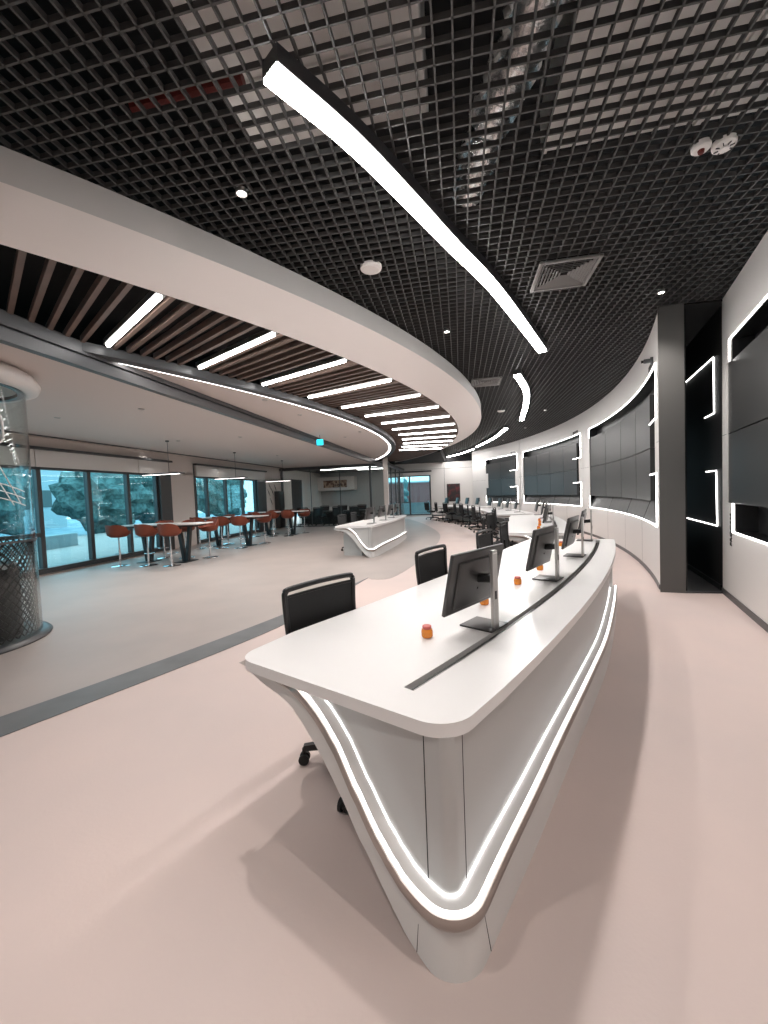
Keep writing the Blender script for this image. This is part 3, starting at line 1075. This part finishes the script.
def build_desk():
    t = thing('control_desk', '', 'desk')
    FC, FR = (-17.57, 16.74), 23.59
    fa0 = math.atan2(1.50 - FC[1], .42 - FC[0]); fa1 = math.atan2(5.56 - FC[1], 3.21 - FC[0])
    front = [Vector(p) for p in arcpts(FC, FR, fa0, fa1, 40)]
    back = [(2.17, 5.99), (1.55, 5.12), (1.05, 4.33), (.645, 3.765), (.271, 3.27), (-.184, 2.665), (-.534, 2.226)]
    poly = [(-.738, 1.888), (.188, 1.221)] + front + [(3.235, 5.635)] + back
    rads = [.12, .14] + [0] * len(front) + [.05] + [.04] + [0] * (len(back) - 1)
    pl = [loc2(p) for p in fillet(poly, rads)]
    top = MB().prism(pl, .732, .780).build('tabletop', 'top', t, smooth=30)
    SC, SR = (-15.39, 15.65), 20.95
    s0 = math.atan2(1.49 - SC[1], .09 - SC[0]); s1 = math.atan2(5.58 - SC[1], 2.95 - SC[0])
    A = [loc2(p) for p in arcpts(SC, SR + .024, s0, s1, 40)]; B = [loc2(p) for p in arcpts(SC, SR - .024, s0, s1, 40)]
    cut = MB().strip(A, B, .742, .80).build('cut', 'lid', smooth=0)
    boolean(top, cut)
    top.data.polygons.foreach_set('use_smooth', [True] * len(top.data.polygons)); top.data.set_sharp_from_angle(angle=R(30))
    A = [loc2(p) for p in arcpts(SC, SR + .0235, s0, s1, 40)]; B = [loc2(p) for p in arcpts(SC, SR - .0235, s0, s1, 40)]
    MB().strip(A, B, .7425, .746).build('cable_tray', 'lid', t, smooth=0)
    A = [loc2(p) for p in arcpts(SC, SR + .0235, s0, s1, 40)]; B = [loc2(p) for p in arcpts(SC, SR + .019, s0, s1, 40)]
    MB().strip(A, B, .746, .781).build('slot_trim', 'silver', t, smooth=0)
    A = [loc2(p) for p in arcpts(SC, SR + .004, s0, s1, 40)]; B = [loc2(p) for p in arcpts(SC, SR - .004, s0, s1, 40)]
    MB().strip(A, B, .746, .772).build('slot_brush', 'gunmetal', t, smooth=0)
    # plan path of the wing: left end -> front corner -> far end
    foot = [(.37, 1.40), (.58, 1.67), (.88, 2.07), (1.39, 2.75), (1.9, 3.46), (2.57, 4.51), (3.02, 5.26)]
    short = [(-.725, 1.970), (.187, 1.163)]
    fl = fillet([short[0], short[1], foot[0]], [0, .10, 0], 12, closed=False)
    sh = [Vector(short[0]).lerp(fl[1], i / 40) for i in range(40)]
    cor = fl[1:-1]
    lg = [Vector(p[:2]) for p in resample([(*cor[-1], 0)] + [(*p, 0) for p in foot], 60)]
    P = sh + cor + lg[1:]
    nS, nC = len(sh), len(sh) + len(cor)
    tabx = [(-.725, .705, .735), (-.70, .69, .732), (-.61, .66, .718), (-.47, .632, .70), (-.40, .585, .685), (-.30, .48, .62), (-.22, .37, .535), (-.14, .24, .40), (-.06, .14, .275), (.02, .05, .185), (.08, .012, .155), (.12, 0, .15)]
    cx = resample(tabx, 200)
    def zz(i):
        if i < nC:
            x = P[i].x
            if x >= .12: return 0., .15
            q = min(cx, key=lambda c: abs(c.x - x))
            return max(q.y, 0), q.z
        f_ = (i - nC) / (len(P) - nC - 1)
        return 0., .15 + .035 * math.sin(pi * f_)
    def nrm(i):
        d = (P[min(i + 1, len(P) - 1)] - P[max(i - 1, 0)]).normalized()
        return Vector((-d.y, d.x))
    def pt(i, o, z):
        p = P[i] + nrm(i) * o
        return (p.x - OX, p.y - OY, z)
    rng = range(len(P))
    cap = .7315
    def sec(i, prof):
        lo, zr = zz(i)
        return [pt(i, o, min(zr + dz, cap - .0004 * k)) for k, (o, dz) in enumerate(prof)]
    fl_ = lambda i: -.026 * min(1, max(0, (i - 30) / (nS - 30)))
    sk = MB().sections([[pt(i, fl_(i), zz(i)[0]), pt(i, fl_(i) + .02, zz(i)[0]), pt(i, .02, min(zz(i)[1] + .01, cap)), pt(i, 0, min(zz(i)[1] + .004, cap))] for i in rng])
    sk.build('skirt', 'skirt', t, smooth=25)
    i_on = next(i for i in rng if P[i].x > -.45)
    nose = [(.022, .0), (.0, -.004), (-.020, .008), (-.034, .030), (-.026, .056), (.0, .05), (.022, .04)]
    MB().sections([sec(i, nose) for i in rng]).build('nose', 'nose', t, smooth=60)
    MB().sections([sec(i, [(-.019, .059), (-.014, .064), (-.008, .066), (-.004, .062), (-.01, .05)]) for i in rng if i >= i_on]).build('light_line', 'E_desk', t, smooth=60)
    MB().sections([sec(i, [(-.004, .058), (-.004, .064), (.050, .052), (.058, .046), (.058, .03), (-.004, .04)]) for i in rng if i >= i_on]).build('ledge', 'top', t, smooth=25)
    MB().sections([sec(i, [(.050, .05), (.051, .055), (.054, .055), (.056, .048)]) for i in rng if i >= i_on]).build('light_line', 'E_desk_in', t, smooth=25)
    def panel(i0, i1, nm):
        q = MB().sections([[pt(i, .056, max(min(zz(i)[1] + .03, .70), .03)), pt(i, .074, max(min(zz(i)[1] + .03, .70), .03)), pt(i, .09, .733), pt(i, .056, .733)] for i in range(i0, i1 + 1)])
        q.build(nm, 'panel', t, smooth=25)
    c0_, c1_ = nS - 2, nC + 1
    panel(i_on, c0_, 'end_panel'); panel(c1_ + 0, len(P) - 1, 'front_panel')
    # corner panel, a touch narrower so the joints show
    q = MB().sections([[pt(i, .0562, zz(i)[1] + .03), pt(i, .09, zz(i)[1] + .03), pt(i, .09, .733), pt(i, .0562, .733)] for i in range(c0_, c1_ + 1)])
    q.build('corner_panel', 'panel', t, smooth=40)
    sm_ = MB()
    for i in (c0_, c1_):
        a_ = Vector(pt(i, .0552, 0)); d = Vector((-nrm(i).y, nrm(i).x, 0)) * .0016; n_ = Vector((*nrm(i), 0)) * .003
        sm_.sections([[a_ - d + Vector((0, 0, z)), a_ + d + Vector((0, 0, z)), a_ + d + n_ + Vector((0, 0, z)), a_ - d + n_ + Vector((0, 0, z))] for z in (.20, .733)])
        sm_.sections([[a2 - d * .6, a2 + d * .6, a2 + d * .6 + n_, a2 - d * .6 + n_] for a2 in (Vector(pt(i, fl_(i) - .0014, zz(i)[0] + .003)), Vector(pt(i, -.0014, .148)))])
    sm_.build('panel_joint', 'lid', t, smooth=0)
    j0 = nC + 6
    MB().sections([[pt(i, .25, .0), pt(i, .28, .0), pt(i, .28, .733), pt(i, .25, .733)] for i in range(j0, len(P))]).build('back_panel', 'panel', t, smooth=25)
    MB().sections([[pt(i, .09, .0), pt(i, .25, .0), pt(i, .25, .05), pt(i, .09, .05)] for i in range(j0, len(P))]).build('plinth', 'dark', t, smooth=0)
    e = len(P) - 1
    MB().sections([[pt(e - 1, .02, z), pt(e, .02, z), pt(e, .60, z), pt(e - 1, .60, z)] for z in (0, .733)]).build('side_panel', 'skirt', t, smooth=0)
    return t
desk1 = build_desk()
desk1['label'] = 'large white curved control desk in the foreground with lit V-shaped edge'
desk1['group'] = 'curved control desks'
desk1.location = (OX, OY, 0)

def build_monitor():
    t = thing('monitor', '', 'monitor')
    MB().rbox((.03, .085, .005), (.19, .20, .010), .004).build('base', 'gunmetal', t)
    st = MB()
    st.sections([[( -.026, -.010, z), (.026, -.010, z), (.026, .008, z), (-.026, .008, z)] for z in (.008, .43)])
    s_ = st.build('stand', 'silver', t, smooth=0)
    MB().rbox((0, -.0105, .19), (.018, .004, .045), .002).build('cable_hole', 'black', s_)
    MB().rbox((0, -.0105, .415), (.045, .002, .006), .0008).build('clip', 'white', s_)
    MB().rbox((0, .045, .275), (.05, .10, .045), .012, mtx=Matrix.Rotation(R(-6), 3, 'X')).build('arm', 'black', t)
    Q = Matrix.Rotation(R(12), 3, 'X')
    c = Vector((0, .115, .27))
    p = MB().rbox(c, (.54, .022, .335), .008, mtx=Q).rbox(c + Q @ Vector((0, -.016, -.01)), (.42, .02, .26), .009, mtx=Q)
    sc = p.build('screen', 'gunmetal', t)
    MB().rbox(c + Q @ Vector((0, .0125, .006)), (.52, .002, .305), .001, mtx=Q).build('display', 'gloss', sc)
    MB().rbox(c + Q @ Vector((0, -.027, -.05)), (.012, .004, .012), .002, mtx=Q).build('latch', 'black', sc)
    return t
def build_chair():
    t = thing('office_chair', '', 'chair')
    bs = MB()
    RB = .385
    for k in range(5):
        a = 2 * pi * k / 5 + R(23)
        d = Vector((math.cos(a), math.sin(a), 0))
        secs = []
        n = Vector((-d.y, d.x, 0))
        for r, z, w_, h in ((.02, .13, .035, .05), (.18, .115, .026, .04), (RB, .095, .02, .028)):
            c = d * r + Vector((0, 0, z))
            secs.append([c - n * w_ - Vector((0, 0, h / 2)), c + n * w_ - Vector((0, 0, h / 2)), c + n * w_ * .7 + Vector((0, 0, h / 2)), c - n * w_ * .7 + Vector((0, 0, h / 2))])
        bs.sections(secs)
    bs.lathe([(0, .07), (.04, .07), (.045, .16), (.028, .18), (0, .18)])
    b = bs.build('star_base', 'black', t)
    for k in range(5):
        a = 2 * pi * k / 5 + R(23)
        c = Vector((RB * math.cos(a), RB * math.sin(a), .03))
        n = Vector((-math.sin(a), math.cos(a), 0))
        q = MB()
        for s in (-1, 1): q.tube([c + n * s * .009, c + n * s * .026], .03, 16)
        q.tube([c, c + Vector((0, 0, .06))], .011, 8)
        q.tube([c - n * .009, c + n * .009], .02, 12)
        q.build('caster', 'rubber', b)
    MB().tube([(0, 0, .17), (0, 0, .30)], .026, 14).tube([(0, 0, .28), (0, 0, .42)], .016, 12).build('gas_lift', 'dark', t)
    MB().rbox((0, 0, .425), (.26, .22, .05), .015).tube([(.1, .02, .42), (.28, .04, .41)], .008, 8).build('mechanism', 'black', t)
    sp = MB()
    secs = []
    for j in range(9):
        y = -.22 + .46 * j / 8
        w_ = .235 - .03 * abs(j - 4) ** 2 / 16
        zt = .495 + (.02 if j in (2, 3, 4, 5) else 0) - (.03 if j == 8 else 0) - (.012 if j in (0, 7) else 0)
        secs.append([(-w_, y, .455), (w_, y, .455), (w_ + .008, y, .475), (w_ - .02, y, zt), (0, y, zt - .008), (-w_ + .02, y, zt), (-w_ - .008, y, .475)])
    sp.sections(secs).build('seat', 'fabric', t, smooth=60)
    # backrest: frame with handle slot, mesh below
    def bp(x, z):
        cv = -.35 - .06 * (z - .5) - .02 * math.sin((z - .5) * 5)
        return Vector((x, cv + .12 * x * x * 2, z))
    fr = MB()
    zb, zt = .56, 1.0
    pts = []
    for x, z in ((-.22, zb), (-.258, .62), (-.268, .80), (-.276, .955), (-.268, .985), (-.238, 1.0), (0, 1.004), (.238, 1.0), (.268, .985), (.276, .955), (.268, .80), (.258, .62), (.22, zb), (0, zb - .01), (-.22, zb)):
        pts.append(bp(x, z))
    fr.tube(resample(pts, 80), .017, 8)
    fr.tube([bp(x / 10 * .27, .958) for x in range(-10, 11)], .009, 8)
    f_ = fr.build('backrest', 'black', t, smooth=60)
    ms = MB()
    nx, nz = 12, 10
    vs, vb = [], []
    for j in range(nz + 1):
        z = zb + (.958 - zb) * j / nz
        for i in range(nx + 1):
            x = (-.5 + i / nx) * .52 * (1 if z > .62 else .86 + .14 * (z - zb) / .06)
            p_ = bp(x, z)
            vs.append(p_); vb.append(p_ - Vector((0, .008, 0)))
    fs = []
    k_ = (nx + 1) * (nz + 1)
    for j in range(nz):
        for i in range(nx):
            a = j * (nx + 1) + i
            q4 = (a, a + 1, a + nx + 2, a + nx + 1)
            fs.append(q4); fs.append(tuple(k_ + v for v in reversed(q4)))
    for i in range(nx):
        fs.append((i, i + k_, i + 1 + k_, i + 1)); a = nz * (nx + 1) + i; fs.append((a, a + 1, a + 1 + k_, a + k_))
    for j in range(nz):
        a = j * (nx + 1); b2 = a + nx + 1; fs.append((a, b2, b2 + k_, a + k_)); a += nx; b2 += nx; fs.append((a, a + k_, b2 + k_, b2))
    ms.add(vs + vb, fs).build('mesh_back', 'meshfab', f_, smooth=60)
    MB().tube(resample([(0, -.05, .42), (0, -.22, .42), (0, -.34, .47), (0, -.36, .60), (0, -.37, .72)], 16), .02, 10).build('back_support', 'black', t)
    for s in (-1, 1):
        MB().tube(resample([(s * .20, 0, .45), (s * .27, 0, .47), (s * .285, 0, .56), (s * .285, 0, .64)], 12), .014, 8).rbox((s * .285, .01, .655), (.07, .24, .03), .012).build('armrest', 'black', t)
    return t
def build_jar():
    t = thing('candle_jar', '', 'jar')
    MB().lathe([(0, 0), (.024, 0), (.029, .006), (.030, .03), (.027, .044), (.0, .044)]).build('glass', 'amber', t)
    MB().lathe([(0, .044), (.022, .044), (.024, .046), (.024, .058), (.021, .061), (0, .061)]).build('lid', 'redlid', t)
    return t
mon0, chair0, jar0 = build_monitor(), build_chair(), build_jar()
used = {'m': 0, 'c': 0, 'j': 0}
def place(kind, loc, rz, label, group):
    proto = {'m': mon0, 'c': chair0, 'j': jar0}[kind]
    if not used[kind]:
        used[kind] = 1
        proto.location = loc; proto.rotation_euler = (0, 0, rz); proto['label'] = label; proto['group'] = group
        return proto
    return dup(proto, loc, rz, label, group)
ords = ['nearest', 'second', 'third', 'fourth']
mons = [(.575, 2.13, 46.5), (1.385, 3.22, 50), (2.125, 4.29, 54), (2.86, 5.52, 59)]
jars = [(.20, 2.06), (.64, 2.62), (1.04, 3.15), (1.42, 3.67), (2.27, 5.14)]
chairs = [(-.13, 2.25, -131), (.74, 3.56, -126), (1.62, 5.02, -124), (2.28, 6.35, -118)]
def furnish(nm, cx, cy, rz, chairs_, mons_, jars_, k=1):
    c, s = math.cos(rz), math.sin(rz)
    def tr(x, y):
        x = (x - OX) * k; y = (y - OY) * k
        return (cx + c * x - s * y, cy + s * x + c * y)
    for i, (x, y, a) in enumerate(mons_):
        place('m', (*tr(x, y), .7805), R(a) + rz, 'dark monitor on %s, %s from the camera' % (nm, ords[i]), 'monitors on the desks')
    for i, (x, y) in enumerate(jars_):
        place('j', (*tr(x, y), .7805), rz, 'small orange jar with rose lid on %s, %s from the camera' % (nm, (ords + ['farthest'])[i]), 'orange jars on the desks')
    for i, (x, y, a) in enumerate(chairs_):
        place('c', (*tr(x, y), 0), R(a) + rz, 'black mesh-back office chair at %s, %s from the camera' % (nm, ords[i]), 'office chairs at the desks')
furnish('the large foreground desk', OX, OY, 0, chairs, mons, jars)
ch2 = [(-.20, 2.62, -122), (.60, 3.75, -138), (1.45, 5.0, -114), (2.2, 6.2, -128)]
ch3 = [(-.30, 2.55, -135), (.5, 3.7, -122), (1.3, 4.85, -130), (2.05, 6.1, -115)]
for nm, lb, x, y, a in (('the second curved desk', 'white curved control desk directly behind the foreground desk', 3.06, 6.66, 15.5),
                        ('the third curved desk', 'white curved control desk third along the video walls', 4.62, 12.35, 31),
                        ('the farthest curved desk', 'farthest white curved control desk near the far wall', 5.0, 18.5, 46)):
    dup(desk1, (x, y, 0), R(a), lb)
    furnish(nm, x, y, R(a), ch2 if 'second' in nm else ch3, mons, jars[:4] if 'second' in nm else [])
isl = dup(desk1, (-.33, 9.85, 0), R(21), 'white island control desk standing alone left of centre')
isl.scale = (.88, .88, 1)
q = MB().prism([loc2(p) for p in [(-.42, 2.08), (.02, 1.72), (.05, 1.75), (-.39, 2.11)]], 0, .733)
q.build('support_panel', 'panel', isl, smooth=0)
furnish('the island desk', -.33, 9.85, R(21), [(.22, 3.05, -131), (1.0, 4.3, -126)], mons, [], .88)
# chairs inside the glass meeting room
for i, (u, v, a) in enumerate([(-8.4, 20.65, 10), (-7.4, 20.6, -8), (-6.4, 20.65, 5), (-5.4, 20.65, -12), (-8.1, 22.75, 175), (-6.9, 22.75, 188), (-5.8, 22.75, 172), (-4.5, 22.2, 100), (-4.5, 23.2, 80), (-4.6, 24.4, 95)]):
    x, y, _ = uv(u, v)
    pos = 'front row, %s from the left' % ords[i] if i < 4 else ('back row, %s from the left' % ords[i - 4] if i < 7 else 'along the right glass side, %s from the front' % ords[i - 7])
    place('c', (x, y, 0), R(a) + GZ, 'black chair inside the glass room, ' + pos, 'meeting room chairs')



def build_stool():
    t = thing('bar_stool', '', 'bar stool')
    MB().lathe([(0, 0), (.20, 0), (.205, .006), (.19, .014), (.05, .022), (.03, .03), (0, .03)], n=28).build('base', 'chrome', t)
    MB().tube([(0, 0, .02), (0, 0, .42)], .024, 12).tube([(0, 0, .40), (0, 0, .74)], .016, 12).build('post', 'chrome', t)
    ring = [(.13 * math.cos(a), .05 + .13 * math.sin(a), .30) for a in [R(-20) + R(220) * k / 16 for k in range(17)]]
    MB().tube([(0, 0, .30)] + ring[:1], .009, 8).tube(ring, .009, 8).tube([(0, 0, .30)] + ring[-1:], .009, 8).build('footrest', 'chrome', t)
    secs = []
    no, ni = 24, 7
    outer, inner = [], []
    for k in range(no):
        a = 2 * pi * k / no
        bk = max(0, -math.sin(a))            # back of the bucket at -y
        side = abs(math.cos(a))
        h = .05 + .20 * bk ** .6 + .05 * side
        prof_o = [(.03, 0), (.14, .015), (.205, .07), (.225, .07 + h * .6), (.228, .07 + h)]
        prof_i = [(.210, .068 + h), (.205, .08 + h * .5), (.18, .085), (.08, .072), (.0, .07)]
        secs.append([(r * math.cos(a) * 1.22, r * math.sin(a) * 1.12, .72 + z) for r, z in prof_o + prof_i])
    secs.append(secs[0])
    MB().sections(secs, close=False, caps=False).build('seat', 'orange', t, smooth=70)
    return t
st0 = build_stool(); st_used = [0]
def stool(u, v, a, label):
    x, y, _ = uv(u, v)
    if not st_used[0]:
        st_used[0] = 1
        st0.location = (x, y, 0); st0.rotation_euler = (0, 0, a + GZ); st0['label'] = label; st0['group'] = 'orange bar stools'
    else: dup(st0, (x, y, 0), a + GZ, label, 'orange bar stools')
def build_table():
    t = thing('bar_table', '', 'table')
    MB().rbox((0, 0, .985), (2.3, .72, .03), .008).build('tabletop', 'tabtop', t)
    MB().rbox((0, 0, .945), (2.0, .5, .05), .008).build('apron', 'black', t)
    for s in (-1, 1):
        q = MB()
        for k in (-1, 1):
            q.sections([[(s * (.55 + .16 * k * f_) - .04, -.05 * 1, z), (s * (.55 + .16 * k * f_) + .04, -.05, z), (s * (.55 + .16 * k * f_) + .04, .05, z), (s * (.55 + .16 * k * f_) - .04, .05, z)] for f_, z in ((.25, .015), (1, .93))])
        q.build('leg', 'black', t, smooth=0)
        MB().rbox((s * .55, 0, .010), (.36, .50, .02), .008).build('foot_plate', 'black', t)
    return t
tb0 = build_table()
def build_pendant():
    t = thing('pendant_lamp', '', 'lamp')
    MB().rbox((0, 0, 0), (1.15, .24, .035), .01).build('shade', 'dark', t)
    for s in (-1, 1): MB().box((.28 * s, -.05, -.019), (.52, .05, .006)).build('diffuser', 'E_ring', t, smooth=0)
    MB().tube([(.2, 0, .0), (.2, 0, LC - 2.30)], .006, 8).build('rod', 'dark', t)
    MB().lathe([(0, LC - 2.33), (.045, LC - 2.33), (.045, LC - 2.30), (0, LC - 2.30)], c=(.2, 0, 0)).build('canopy', 'dark', t)
    return t
pn0 = build_pendant()
tabs = [(-7.6, 9.2, 'nearest'), (-7.6, 12.35, 'middle'), (-7.55, 15.9, 'farthest')]
for i, (u, v, nm) in enumerate(tabs):
    lb = '%s white high bar table on black V legs by the windows' % nm
    lp = 'flat dark pendant lamp over the %s bar table' % nm
    if i == 0:
        tb0.location = uv(u, v); tb0.rotation_euler = (0, 0, GZ); tb0['label'] = lb; tb0['group'] = 'high bar tables'
        pn0.location = uv(u, v, 2.30); pn0.rotation_euler = (0, 0, GZ); pn0['label'] = lp; pn0['group'] = 'pendant lamps'
    else:
        dup(tb0, uv(u, v), GZ, lb, 'high bar tables'); dup(pn0, uv(u, v, 2.30), GZ, lp, 'pendant lamps')
    for k, (du_, nm2) in enumerate(((-.85, 'left'), (-.08, 'middle'), (.62, 'right'))):
        stool(u + du_, v - .62 + .06 * (k % 2), R(random.uniform(-14, 14)), 'orange bar stool in front of the %s bar table, %s of three' % (nm, nm2))
    for k, (du_, nm2) in enumerate(((-.6, 'left'), (.10, 'middle'), (.82, 'right'))):
        stool(u + du_, v + .62, R(180 + random.uniform(-20, 20)), 'orange bar stool behind the %s bar table, %s of three' % (nm, nm2))

# glass drum at the left edge
DC = (-4.92, 4.46)
t = thing('glass_drum', 'tall round glass drum with black lattice at the left photo edge', 'display drum', (*DC, 0))
MB().lathe([(0, 0), (.86, 0), (.87, .02), (.85, .045), (.80, .06), (0, .06)], n=64).build('base', 'dark', t)
MB().lathe([(.775, .06), (.775, 2.93), (.767, 2.93), (.767, .06), (.775, .06)], n=64).build('glass', 'cleargl', t)
rim = MB().lathe([(.76, 2.93), (.80, 2.91), (.90, 2.95), (.925, 3.02), (.88, 3.10), (.80, 3.149), (.70, 3.149), (.70, 2.96), (.76, 2.93)], n=64).build('rim', 'white', t, smooth=60)
MB().lathe([(.70, 2.955), (.765, 2.955), (.765, 2.915), (.70, 2.915), (.70, 2.955)], n=64).build('collar', 'dark', t)
la = MB()
for s in (-1, 1):
    for k in range(52):
        a0 = 2 * pi * k / 52
        P_ = []
        for j in range(23):
            z = .07 + 1.08 * j / 22
            a_ = a0 + s * (z - .07) * 1.25
            P_.append((a_, z))
        r_ = .745 if s > 0 else .735
        w_ = .012
        secs = [[((r_) * math.cos(a_ - w_), (r_) * math.sin(a_ - w_), z), ((r_) * math.cos(a_ + w_), (r_) * math.sin(a_ + w_), z), ((r_ - .006) * math.cos(a_ + w_), (r_ - .006) * math.sin(a_ + w_), z), ((r_ - .006) * math.cos(a_ - w_), (r_ - .006) * math.sin(a_ - w_), z)] for a_, z in P_]
        la.sections(secs)
la.build('lattice', 'blackmesh', t, smooth=0)
MB().lathe([(0, .06), (.60, .06), (.60, .85), (.55, .9), (0, .9)], n=40).build('core', 'black', t)
MB().lathe([(.775, 1.15), (.782, 1.15), (.782, 1.175), (.775, 1.175)], n=64).build('band', 'gunmetal', t)
# white curved lines set on the glass
def ond_(a, z, r_=.783): return (r_ * math.cos(a), r_ * math.sin(a), z)
ac = math.atan2(-DC[1], -DC[0]) + R(28)
rr_ = []
for k in range(33):
    th_ = 2 * pi * k / 32
    cx_, sx_ = math.cos(th_), math.sin(th_)
    e_ = .5
    rr_.append(ond_(ac + .20 * math.copysign(abs(cx_) ** e_, cx_), 2.42 + .17 * math.copysign(abs(sx_) ** e_, sx_)))
MB().tube(rr_, .012, 6).build('white_curve', 'frost', t)
for k in range(2):
    P_ = [ond_(ac - .02 + .42 * (j / 20) ** 1.3 - k * .12, 2.30 - .70 * (j / 20) - k * .02) for j in range(21)]
    MB().tube(P_, .006, 6).build('white_curve', 'frost', t)
for k in range(3):
    P_ = [ond_(ac - .6 + 1.1 * j / 20, 1.98 - .08 * k - .25 * j / 20) for j in range(21)]
    MB().tube(P_, .006, 6).build('white_curve', 'frost', t)



struct(gbox(MB(), -60, -9.7, -30, 60, -.5, -.25).build('terrace', 'terrace', smooth=0), 'pale terrace outside the windows')
struct(gbox(MB(), -9.7, 20, 26.9, 80, -.5, -.25).build('terrace', 'terrace', smooth=0), 'paved yard outside the far window')
def crown(u, v, r, h, label, flat=1.0):
    t = thing('tree', label, 'tree', uv(u, v, -.25), 0, 'trees outside the windows')
    bm = bmesh.new(); bmesh.ops.create_icosphere(bm, subdivisions=4, radius=r)
    for vv in bm.verts:
        d = vv.co.normalized()
        k = 1 + .16 * math.sin(d.x * 7 + u) * math.sin(d.y * 6 + v) + .10 * math.sin(d.z * 13 + d.x * 9) + random.uniform(-.06, .06)
        vv.co = Vector((vv.co.x * k, vv.co.y * k, vv.co.z * k * flat + h))
    q = MB(); bm.verts.index_update(); q.add([vv.co for vv in bm.verts], [tuple(x.index for x in f_.verts) for f_ in bm.faces]); bm.free()
    q.build('crown', 'leaf', t, smooth=0)
    MB().tube([(0, 0, 0), (.05, 0, h)], .12, 10).build('trunk', 'bark', t)
    return t
for i, (u, v, r, h) in enumerate([(-22, 5.5, 2.2, 2.6), (-21, 10.5, 2.0, 2.2), (-24, 15.5, 2.6, 3.0), (-21, 20.5, 2.1, 2.4), (-23, 26, 2.6, 3.0), (-20, 31, 2.0, 2.4), (-6.2, 37, 1.5, 1.9)]):
    crown(u, v, r, h, 'dark teal tree outside the ' + ['left end of the near window', 'near window, left part', 'near window, right part', 'second window, left part', 'second window, right part', 'second window, far end', 'far wall window'][i])
for i, (u, v, l_, h_) in enumerate([(-14.5, 9, 9, .75), (-15.5, 20, 8, .8)]):
    q = MB().rbox((0, 0, h_ / 2), (.4, l_, h_), .03)
    tag(q.build('planter_wall', 'block', loc=uv(u, v, -.25)), 'pale low wall outside the %s window' % ('near' if i == 0 else 'second'), 'wall')
bd = thing('building', 'pale distant building outside the lounge windows', 'building', uv(-40, 14, -.25), GZ)
MB().box((0, 0, 3), (8, 34, 6)).build('body', 'block', bd, smooth=0)
for k in range(9): MB().box((4.02, -15 + k * 3.7, 2.6), (.06, 2.2, 1.5)).build('window', 'greyblue', bd, smooth=0)
bd = thing('building', 'red brown clad building outside the far window', 'building', uv(-2.6, 44, -.25), GZ)
MB().box((0, 0, 1.45), (6, 5, 2.9)).build('body', 'brick', bd, smooth=0)
MB().box((0, 0, 2.98), (6.3, 5.3, .16)).build('roof', 'block', bd, smooth=0)
t = thing('fence', 'pale panel fence outside the far window', 'fence', uv(-2.4, 30.5, -.25), GZ)
MB().box((0, 0, .6), (4.5, .05, 1.0)).build('panel', 'block', t, smooth=0)
for x in (-2.2, 0, 2.2): MB().box((x, .05, .6), (.08, .08, 1.2)).build('post', 'silver', t, smooth=0)
# closing walls behind the camera
q = MB(); gbox(q, -9.4, 9, -3.2, -3.0, 0, 4.6)
struct(q.build('wall_front', 'wall', smooth=0), 'plain wall behind the viewpoint')
